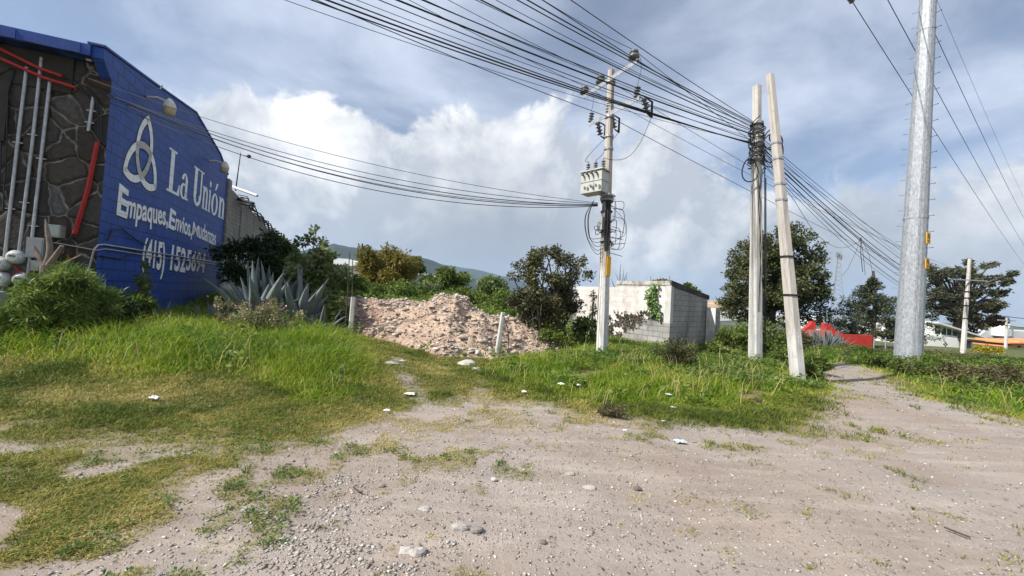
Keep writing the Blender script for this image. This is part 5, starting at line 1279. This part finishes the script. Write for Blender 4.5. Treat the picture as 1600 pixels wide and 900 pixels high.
L_FLOW = LF('dry_seed_heads', (0, (.10, .11, .045)), (.4, (.23, .23, .10)), (.8, (.40, .37, .20)), (1, (.46, .40, .30)), trans=.3)
L_PINK = LF('pink_petals', (0, (.45, .12, .28)), (1, (.60, .25, .42)), trans=.3)
L_YELW = LF('yellow_bloom', (0, (.20, .18, .02)), (1, (.50, .40, .04)), trans=.3)

def shrub(label, base, rx, ry, h, leafmat, n, L, Wr=.35, nst=14, barkmat=None, nm='shrub', seedspread=.35, up=.3, cat='shrub', nclump=26, group=None, low=-.6):
    base = Vector(base); cl = ellipsoid_clumps((base.x, base.y, base.z + h * .52), rx * .85, ry * .85, h * .46, nclump, min(rx, h) * .18, min(rx, h) * seedspread, .35, low)
    return make_tree(nm, label, cat, base, base + Vector((0, 0, h * .4)), .02 + h * .012, cl, leafmat, barkmat or BARK, n, L, nst, group, Wr, up, .3, None, 2, 'foliage')
def gb(px, Y): p = P(px, 500, Y); return Vector((p.x, p.y, Hf(p.x, p.y)))
# bush in front of the meters, with its stump behind
b_ = gb(108, 7.6); shrub('big bright willowy bush in front of the electric meters', b_, .86, .8, 1.45, L_BUSH, 12000, .14, .12, 40, nm='bush', nclump=54, seedspread=.26)
b_ = gb(35, 7.2); shrub('lower left shoulder of willowy growth at the left edge of the photo', b_, .7, .6, .62, L_BUSH, 4000, .13, .15, 16, nm='bush', nclump=24)
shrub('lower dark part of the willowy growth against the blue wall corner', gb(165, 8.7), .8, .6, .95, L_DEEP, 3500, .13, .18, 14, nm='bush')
shrub('leafy shrub growing against the blue wall under the phone number', gb(205, 9.9), .55, .4, .85, L_GREEN, 1500, .13, .45, 10)
shrub('thin tall weed climbing the blue wall', gb(222, 10.6), .2, .2, 1.7, L_GREEN, 260, .12, .5, 6, nm='climbing_weed', cat='weed')
t = thing('dead_stump', 'bare broken tree stump with pale snapped branches before the meter boxes', 'tree stump', gb(72, 8.4))
o_ = t.location; mb = MB()
S0 = P(72, 500, 8.4); S1 = P(72, 415, 8.4); S0.z = .1
mb.tube([S0, S0.lerp(S1, .6), S1], [.15, .11, .09], 9); mb.build('trunk', SBARK, t, True)
for pts, r in (([(72, 418), (78, 392), (74, 360), (71, 342)], (.07, .055, .04, .01)), ([(70, 420), (62, 402), (52, 385)], (.065, .05, .03)), ([(76, 415), (90, 395), (97, 384)], (.065, .05, .035)), ([(80, 425), (105, 410), (128, 398)], (.04, .03, .012))):
    mb = MB(); mb.tube(smooth_pts([P(a, b, 8.4) for a, b in pts], 4), np.interp(np.linspace(0, 1, 4 * (len(pts) - 1) + 1), np.linspace(0, 1, len(r)), r), 8); mb.build('branch', SBARK, t, True)
# flowering dry shrubs before the agave
def flowering(label, base, rx, h, n, pink):
    t = shrub(label, base, rx, rx * .7, h, L_FLOW, n, .055, .5, 26, nclump=34, seedspread=.22)
    q = np.array(base) + np.stack([rng.normal(size=pink) * rx * .4, rng.normal(size=pink) * rx * .3, h * (.75 + .25 * rng.random(pink))], 1)
    Vp, Fp, tp = leaf_mesh('', q, rdir(pink), rdir(pink), np.full(pink, .05), np.full(pink, .05), rng.random(pink)); link('flowers', mesh_np('flowers', rel(Vp, t), Fp, {'tone': tp}), L_PINK, t)
flowering('pale seeding shrub with pink flowers in front of the agave', gb(412, 9.3), 1.0, .92, 4200, 30)
flowering('smaller pale seeding shrub at the left of the pink flowered one', gb(350, 9.8), .35, 1.0, 800, 5)
shrub('round leafy green shrub between the agave and the left fence post', gb(528, 11.5), .4, .35, .95, L_GREEN, 700, .14, .7, 8)
# beside the block wall
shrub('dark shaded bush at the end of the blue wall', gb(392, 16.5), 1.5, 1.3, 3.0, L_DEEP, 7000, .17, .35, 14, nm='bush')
shrub('tall dark bush along the grey block wall', gb(432, 18.5), 1.3, 1.3, 3.0, L_GREEN, 6000, .17, .4, 14, nm='bush')
b_ = gb(490, 15.4); make_tree('small_tree', 'loose pale leaved young tree beside the grey block wall', 'tree', b_, b_ + Vector((0, 0, 1.4)), .07, ellipsoid_clumps((b_.x, b_.y, b_.z + 1.4), 1.05, .9, 1.15, 36, .14, .42, .3, -.8) + [((P(491, 358, 16).x, 16, P(491, 358, 16).z), .16), ((P(505, 378, 16).x, 16, P(505, 378, 16).z), .2), ((P(486, 372, 16).x, 16, P(486, 372, 16).z), .22), ((P(470, 378, 16).x, 16, P(470, 378, 16).z), .25)], L_PALE, BARK, 5200, .17, 30, None, .5)
shrub('low pale green bush right of the young loose tree', gb(535, 18), 1.1, .9, 1.5, L_PALE, 2600, .16, .5, 10, nm='bush')
# trees behind the heap
def crown_tree(nm, label, px, Y, top, bot, wpx, leafmat, n, L, nc, cl=(.16, .34), group=None, barkmat=None, trunk=.3, r0=.16, Wr=.5, zl=-.75, limbs=16, tone=None, shell=.6, shape=1.):
    b = gb(px, Y); zt, zb = P(px, top, Y).z, P(px, bot, Y).z; rx = wpx / 2 / FPX * Y; rz = (zt - zb) / 2
    c = (b.x, b.y, (zt + zb) / 2); cls = ellipsoid_clumps(c, rx * .82, rx * .82, rz * .86, nc, rx * cl[0], rx * cl[1], .45, zl)
    return make_tree(nm, label, 'tree', b, (b.x, b.y, zb + (zt - zb) * trunk), r0, cls, leafmat, barkmat or BARK, n, L, limbs, group, Wr, .5, shell, tone)
crown_tree('round_tree', 'rounded golden green tree behind the rubble heap', 600, 24, 383, 468, 108, L_GOLD, 11000, .20, 46, Wr=.4)
crown_tree('round_tree', 'dark green low tree right of the golden one', 694, 23, 420, 470, 82, L_GREEN, 7000, .18, 34)
crown_tree('round_tree', 'green tree top peeping out behind the golden tree', 640, 33, 398, 450, 50, L_GREEN, 3000, .25, 18)
crown_tree('round_tree', 'pale loose bush left of the dark multi stemmed tree', 768, 21, 434, 472, 70, L_PALE, 4200, .17, 26)
# dark multi-stemmed tree
b_ = gb(856, 13.0); cls = [k for k in ellipsoid_clumps((b_.x - .05, b_.y, 2.05), 1.25, 1.1, 1.35, 64, .14, .40, .25, -.9)]
cls += [(np.array(P(px, py, 13.) + Vector((0, random.uniform(-.5, .5), 0))), r) for px, py, r in ((862, 396, .30), (880, 402, .30), (905, 412, .28), (838, 408, .26), (812, 418, .24), (800, 430, .22), (915, 430, .24), (850, 392, .2), (828, 412, .2), (895, 398, .18), (804, 412, .14), (818, 406, .12), (870, 390, .16), (910, 405, .12), (800, 470, .3), (815, 500, .3), (880, 500, .35), (830, 510, .35), (855, 505, .4), (895, 480, .3), (840, 480, .4), (870, 470, .4), (820, 480, .3), (905, 510, .25))]
make_tree('dark_tree', 'dark multi stemmed tree with sparse ragged top left of the transformer pole', 'tree', b_, b_ + Vector((0, 0, 1)), .085, cls, L_DARKTREE, BARK, 14500, .10, 50, None, .5, .4, .3, None, 3)
# vine and shrubs at the foot of the ruin's left face
shrub('green shrub at the foot of the dark tree', gb(868, 12.2), .7, .5, .75, L_GREEN, 1600, .09, .5, 10)
shrub('leafy vine heap against the left end of the plastered wall', gb(915, 13.2), .45, .4, 1.0, L_BUSH, 1000, .11, .6, 8)
shrub('thin dead creeper climbing the plastered wall beside the transformer pole', gb(926, 14.3), .14, .12, 2.1, L_DARKTREE, 330, .09, .5, 8, nm='creeper', cat='creeper')
shrub('dark twiggy shrub in the grass below the ruin', gb(1058, 9.3), .62, .5, .8, L_DARKTREE, 2600, .055, .4, 26)
shrub('dark tuft of weeds alone at the edge of the bare soil', G(954, 650), .26, .2, .16, PURP, 900, .035, .4, 20, nm='weed_tuft', cat='weed')
for px, Y, rx, h, lm, lab in ((1152, 15.8, .9, 1.0, L_GREEN, 'dense green bush right of the ruin pier'), (1205, 13.5, .8, .9, L_GREEN, 'green bush between the two pale poles'), (1228, 12.4, .6, .6, L_BUSH, 'low bush at the bend of the track'), (1115, 12.0, .6, .45, L_BUSH, 'low bright bush below the ruin pier'),
                               (1282, 10.2, .4, .5, L_GREEN, 'small dark bush right of the leaning pole foot'), (1180, 18, 1.2, 1.4, L_PALE, 'pale tall bush behind the upright white pole'), (1245, 17, .8, .8, L_DARKTREE, 'brownish bush behind the leaning pole'), (1262, 8.9, .3, .42, L_GREEN, 'bush hugging the leaning pole foot')):
    shrub(lab, gb(px, Y), rx, rx * .8, h, lm, int(2200 * rx + 500), .075 if Y < 13 else .11, .5, 12, nm='bush')
for px, Y, rx, h, lm, lab in ((1385, 12.2, .8, .55, L_GREEN, 'dark green bush left of the steel monopole foot'), (1470, 12.6, 1.0, .5, L_BUSH, 'green bush right of the steel monopole foot'), (1520, 9.8, 1.0, .55, PURP, 'brownish purple bush nearest the track on the right'), (1590, 10.2, .9, .55, PURP, 'brown bush at the right edge of the photo'),
                               (1440, 11.0, .8, .45, L_GREEN, 'low green bush before the steel monopole'), (1560, 13.5, 1.0, .4, L_BUSH, 'olive bush behind the brown ones'), (1350, 16.5, .7, .4, L_GREEN, 'bush at the far right edge of the track'), (1330, 20, .9, .4, L_BUSH, 'light bush below the red wall')):
    shrub(lab, gb(px, Y), rx, rx * .8, h, lm, int(2600 * rx + 600), .07, .45, 14, nm='bush')
shrub('bush with yellow bloom near the orange walls', gb(1545, 36), 1.3, 1., 1.0, L_YELW, 1500, .16, .5, 8, nm='bush')
for px, Y, rx, h, lm, lab in ((505, 15.5, 1.0, 1.3, L_BUSH, 'bright bush behind the left end of the rubble heap'), (560, 16.5, 1.2, 1.3, L_GREEN, 'green bush behind the left fence post'), (622, 17.5, 1.3, 1.3, L_BUSH, 'bright bush in front of the golden tree'),
                               (660, 18.5, 1.1, 1.4, L_PALE, 'pale bush between the golden tree and the heap top'), (735, 18.5, 1.3, 1.5, L_GREEN, 'green bush right of the heap top'), (785, 17, 1.2, 1.6, L_BUSH, 'bright bush behind the right fence post'), (812, 15.2, .7, 1.1, L_GREEN, 'green bush at the left foot of the dark tree')):
    shrub(lab, gb(px, Y), rx, rx * .8, h, lm, int(2300 * rx), .13, .5, 10, nm='bush')
# tree tops behind the ruin
crown_tree('round_tree', 'rounded olive tree top behind the ruin wall', 1026, 40, 431, 458, 34, L_GOLD, 1800, .25, 12)
crown_tree('round_tree', 'dark bush top over the stained beam of the ruin', 1076, 24, 436, 475, 36, L_GREEN, 2200, .14, 16)
b_ = gb(972, 30); t = thing('bare_tree', 'small leafless tree behind the ruin wall', 'tree', b_); mb = MB()
for px, py in ((970, 412), (962, 428), (980, 425), (975, 418), (955, 435), (988, 437)): mb.tube(limb_path(P(970, 452, 30) + Vector((0, 0, -1)), P(px, py, 30), .15), [.05, .045, .04, .03, .02, .01], 5)
mb.tube([b_ - Vector((0, 0, .2)), P(970, 458, 30)], .08, 6); mb.build('bare_branches', BARK, t, True)
# big dark tree, conifer, spreading tree
b_ = gb(1206, 38); Z = lambda py, Y=38: P(1206, py, Y).z; X = lambda px, Y=38: P(px, 440, Y).x
cls = []
for px, py, r in ((1215, 375, 1.6), (1195, 390, 1.7), (1240, 395, 1.8), (1170, 415, 1.7), (1215, 415, 2.4), (1250, 420, 1.5), (1155, 440, 1.6), (1190, 445, 2.3), (1235, 445, 2.3), (1256, 450, 1.3), (1150, 465, 1.3), (1180, 475, 2.2), (1215, 480, 2.3), (1250, 478, 1.9), (1160, 488, 1.2), (1228, 365 + 12, 1.3)):
    for _ in range(14):
        d = rdir(1)[0]; cls.append(((X(px) + d[0] * r * .8, 38 + d[1] * r * 1.2 + random.uniform(-1.5, 1.5), Z(py) + d[2] * r * .75), r * random.uniform(.28, .52)))
make_tree('big_tree', 'big dense dark green tree behind the two pale poles', 'tree', b_, (b_.x, b_.y, Z(470)), .42, cls, L_CYP, BARK, 42000, .27, 26, None, .5, .5, .45)
b_ = gb(1362, 38); cls = []; zt, zb = P(1362, 434, 38).z, P(1362, 533, 38).z
for k in range(15):
    t = k / 14; z = zb + .3 + (zt - zb - .5) * t; R = (4.6 * (1 - t) ** .85 + .15) * random.uniform(.8, 1.12)
    for j in range(max(3, int(13 * (1 - t) + 3))):
        a = random.random() * 2 * PI
        for q in (.35, .6, .8, 1.0):
            rr = R * q * random.uniform(.92, 1.05); cls.append(((b_.x + math.cos(a) * rr, b_.y + math.sin(a) * rr, z + .22 * q * R * .5 - .05 + .1 * random.random()), .13 + .20 * (1 - q) + .05))
make_tree('conifer', 'broad dark conifer with layered boughs left of the steel monopole', 'tree', b_, (b_.x, b_.y, zt + .7), .17, cls, L_CONE, BARK, 24000, .22, 0, None, .3, .9, .3)
b_ = gb(1498, 58); cls = []; Y = 58
for px, py, wx, wz in ((1505, 418, 4.2, .9), (1480, 424, 3.0, .8), (1535, 428, 3.0, .8), (1460, 432, 2.2, .7), (1550, 440, 2.0, .6), (1510, 438, 4.2, .9), (1478, 450, 3.4, 1.1), (1540, 455, 2.4, .7), (1455, 462, 2.2, 1.2), (1480, 470, 3.0, 1.4), (1512, 472, 2.8, 1.5), (1540, 478, 2.4, .9), (1465, 490, 2.2, 1.1), (1548, 500, 1.5, .6), (1500, 490, 2.4, 1.2), (1520, 505, 1.6, 1.4)):
    for _ in range(12):
        d = rdir(1)[0]; cls.append(((P(px, 450, Y).x + d[0] * wx * .8, Y + d[1] * wx, P(px, py, Y).z + d[2] * wz * .8), random.uniform(.3, .75)))
make_tree('spreading_tree', 'wide flat topped spreading tree behind the white shed', 'tree', b_, (b_.x, b_.y, P(1498, 480, Y).z), .42, cls, L_SPREAD, BARK, 26000, .32, 60, None, .5, .6, .35)
crown_tree('round_tree', 'distant tree row top at the far right of the road', 1418, 70, 488, 512, 26, L_DARKTREE, 900, .4, 8)

# ------------------------------------------------------------------ far buildings
REDW = mottled('red_wall_paint', (.36, .022, .016), (.50, .045, .032), 2.5, .85)
PINKW = mottled('faded_red_paint', (.50, .12, .09), (.62, .19, .15), 1.2, .8)
def fpnt(px, py, Y): return P(px, py, Y)
RWY = 30.
def wall_poly(mb, pts, Y, th=.3):
    q = [P(a, b, Y) for a, b in pts]; mb.prism([(p.x, p.z) for p in q], Y, Y + th)
rw = thing('red_wall', 'red painted garden wall with two curved shoulders behind the agave clumps', 'wall', gb(1300, RWY))
mb = MB(); wall_poly(mb, [(1232, 556), (1232, 520), (1364, 524), (1362, 560)], RWY); mb.build('wall_panel', REDW, rw, True)
mb = MB(); wall_poly(mb, [(1246, 540), (1247, 515), (1300, 517), (1300, 542)], RWY - .35); mb.build('faded_panel', PINKW, rw, True)
for pts in ([(1248, 521), (1252, 516), (1258, 513.5), (1264, 510), (1268, 505), (1270, 502), (1275, 503), (1274.5, 522)], [(1288, 523), (1288.5, 505), (1298, 506.5), (1300, 510), (1304, 514.5), (1309, 518), (1315, 520), (1320, 523.5)]):
    mb = MB(); wall_poly(mb, pts, RWY + .32, .35); mb.build('curved_shoulder', REDW, rw, True)
WHW = mottled('white_house_wall', (.66, .66, .64), (.80, .80, .78), .8, .8)
ROOFW = mottled('pale_sheet_roof', (.55, .55, .54), (.70, .70, .68), .6, .6)
GLS = mottled('dark_glass', (.012, .016, .02), (.03, .035, .04), 2, .15)
WY = 45.
sh = thing('white_shed', 'low white building with a sloping roof and a dark strip of windows', 'building', gb(1490, WY))
mb = MB(); q = [P(a, b, WY) for a, b in ((1437, 560), (1437, 521), (1519, 531), (1521, 562))]; mb.prism([(p.x, p.z) for p in q], WY, WY + 7); mb.build('wall', WHW, sh, True)
mb = MB(); q = [P(a, b, WY) for a, b in ((1461, 524), (1461, 504), (1500, 516), (1500, 529))]; mb.prism([(p.x, p.z) for p in q], WY + .25, WY + 6.5); mb.build('clerestory', WHW, sh, True)
mb = MB(); q = [P(a, b, WY) for a, b in ((1464.5, 521.5), (1464.5, 508.5), (1499, 518.5), (1499, 525.5))]; mb.prism([(p.x, p.z) for p in q], WY + .20, WY + .245); mb.build('window_strip', GLS, sh, True)
mb = MB()
for k in range(1, 4):
    a = P(1464.5 + 8.6 * k, 508.5 + 2.5 * k, WY); mb.box((a.x, WY + .18, a.z - .5), (.07, .05, 1.2))
mb.build('window_bars', WHW, sh, True)
mb = MB(); q = [P(a, b, WY) for a, b in ((1459.5, 505), (1459.5, 502.5), (1533, 526), (1533, 528))]; mb.prism([(p.x, p.z) for p in q], WY - .5, WY + 7); mb.build('roof', ROOFW, sh, True)
mb = MB(); q = [P(a, b, WY) for a, b in ((1498, 560), (1498, 531), (1517, 534), (1517, 562))]; mb.prism([(p.x, p.z) for p in q], WY - .02, WY + .01) ; mb.build('porch_recess', GREYB, sh, True)
mb = MB(); q = [P(a, b, WY) for a, b in ((1496, 531), (1496, 528), (1520, 531), (1520, 534))]; mb.prism([(p.x, p.z) for p in q], WY - 1.2, WY - .03); mb.build('porch_roof', DARK, sh, True)
for gx0, gy0 in ((1446, 535), (1441, 543), (1452, 544), (1477, 538), (1471, 545), (1482, 546)):      # diamond openings
    for dx, dy in ((0, -2.2), (2.2, 0), (0, 2.2), (-2.2, 0)):
        p = P(gx0 + dx, gy0 + dy, WY); mb = MB(); mb.box((p.x, WY - .005, p.z), (.16, .03, .16), Matrix.Rotation(PI / 4, 3, 'Y')); mb.build('wall_opening', GLS, sh, True)
SHEDR = mottled('grey_shed_roof', (.42, .43, .45), (.56, .57, .59), .3, .6)
def far_block(nm, label, pts, Y, depth, mat, roofpts=None, roofmat=None, cat='building', wins=()):
    t = thing(nm, label, cat, gb(pts[0][0], Y)); mb = MB(); q = [P(a, b, Y) for a, b in pts]; mb.prism([(p.x, p.z) for p in q], Y, Y + depth); mb.build('wall', mat, t, True)
    if roofpts: mb = MB(); q = [P(a, b, Y) for a, b in roofpts]; mb.prism([(p.x, p.z) for p in q], Y - .4, Y + depth * .98); mb.build('roof', roofmat, t, True)
    for a0, b0, a1, b1 in wins:
        p, r = P(a0, b0, Y), P(a1, b1, Y); mb = MB(); mb.span(p.x, r.x, Y - .06, Y - .005, p.z, r.z); mb.build('window', GLS, t, True)
    return t
ORA = mottled('orange_wall_paint', (.55, .24, .10), (.66, .32, .15), .6, .85)
BRK = mottled('red_brick_wall', (.33, .14, .09), (.42, .20, .14), .8, .9)
far_block('orange_house', 'low orange wall house at the far right edge', [(1573, 560), (1573, 541), (1585, 536), (1592, 536), (1594, 533), (1606, 536), (1660, 538), (1660, 562)], 52, 5, ORA, [(1571, 536.5), (1571, 535), (1660, 534), (1660, 536)], ORA, wins=((1590, 540, 1594, 545),))
far_block('orange_house', 'small pale orange house left of the small far utility pole', [(1539, 556), (1539, 539), (1542, 535), (1554, 539), (1556, 556)], 56, 7, ORA)
far_block('metal_shed', 'long grey metal roofed warehouse on the far right horizon', [(1520, 560), (1523, 528), (1700, 536), (1700, 566)], 85, 40, GREYB, [(1521, 528), (1540, 515), (1700, 522), (1700, 537)], SHEDR)
far_block('metal_shed', 'grey low shed beside the white building', [(1516, 556), (1516, 536), (1552, 541), (1552, 558)], 66, 12, GREYB, [(1514, 537), (1520, 529), (1556, 534), (1554, 541)], SHEDR)
mb = MB(); q = P(1563, 514, 84); mb.tube([q + Vector((0, 0, -1.5)), q + Vector((0, 0, 1.2)), q + Vector((0, 0, 1.5))], [1.3, 1.3, .6], 14); tag(mb.build('water_tank', WHW), 'white water tank standing on the long far warehouse roof', 'water tank')
far_block('brick_house', 'red brick house end showing left of the white building', [(1428, 548), (1428, 517), (1452, 513), (1461, 516), (1461, 548)], 62, 8, BRK, [(1426, 518), (1426, 516), (1453, 511), (1462, 514), (1462, 516)], GREYB, wins=((1436, 522, 1441, 528),))
far_block('metal_shed', 'bluish white roofed shed behind the big dark tree', [(1115, 535), (1115, 500), (1172, 498), (1260, 512), (1330, 520), (1330, 545)], 75, 20, WHW, [(1112, 502), (1130, 489), (1260, 494), (1335, 512), (1335, 522), (1172, 499)], ROOFW)
far_block('apartment_block', 'tan apartment block beyond the ruin and the big dark tree', [(1120, 520), (1122, 476), (1134, 474), (1134, 470), (1145, 472), (1145, 520)], 120, 14, mottled('tan_wall', (.36, .26, .19), (.46, .35, .27), .5, .9), wins=((1125, 480, 1128, 485), (1131, 480, 1134, 485), (1137, 480, 1140, 485)))
far_block('metal_shed', 'pale roofed shed behind the red wall', [(1268, 535), (1268, 504), (1345, 508), (1345, 540)], 70, 16, WHW, [(1264, 505), (1285, 494), (1350, 500), (1350, 510)], SHEDR)
far_block('greenhouse', 'white plastic roofed greenhouse left of the golden tree', [(500, 465), (500, 410), (562, 413), (562, 465)], 40, 10, WHW, [(496, 411), (515, 403), (545, 405), (566, 412), (566, 416), (496, 415)], mottled('white_plastic_roof', (.66, .68, .70), (.80, .82, .84), .8, .5), 'greenhouse')
far_block('white_house', 'sliver of white house between the golden and the dark green tree', [(640, 468), (640, 432), (660, 427), (668, 432), (668, 468)], 36, 6, WHW, [(638, 433), (660, 425), (670, 431), (670, 433), (660, 428), (638, 435)], ROOFW)
# boundary fence before the white building
gf = thing('mesh_fence', 'low grey wire fence before the conifer', 'fence', gb(1390, 34)); 
for px in (1365, 1383, 1400, 1418):
    a, b = P(px, 552, 34), P(px + 1, 527, 34); mb = MB(); mb.tube([a, b], .05, 6); mb.build('fence_post', STEEL, gf, True)
mb = MB()
for py in (529, 534, 539, 545): mb.tube([P(1365, py, 34), P(1418, py + 3, 34)], .02, 4)
mb.build('fence_wire', STEEL, gf, True)

# ------------------------------------------------------------------ the air
hz = bpy.data.materials.new('haze_air'); hz.use_nodes = True; nt = hz.node_tree; nt.nodes.clear()
pv = nt.nodes.new('ShaderNodeVolumePrincipled'); pv.inputs['Color'].default_value = (.58, .76, 1, 1); pv.inputs['Density'].default_value = .00009; pv.inputs['Anisotropy'].default_value = .2
ho = nt.nodes.new('ShaderNodeOutputMaterial'); nt.links.new(pv.outputs[0], ho.inputs['Volume'])
mb = MB(); mb.span(-7000, 7000, -3400, 7200, -11, 560); o = mb.build('haze', hz); tag(o, kind='stuff')
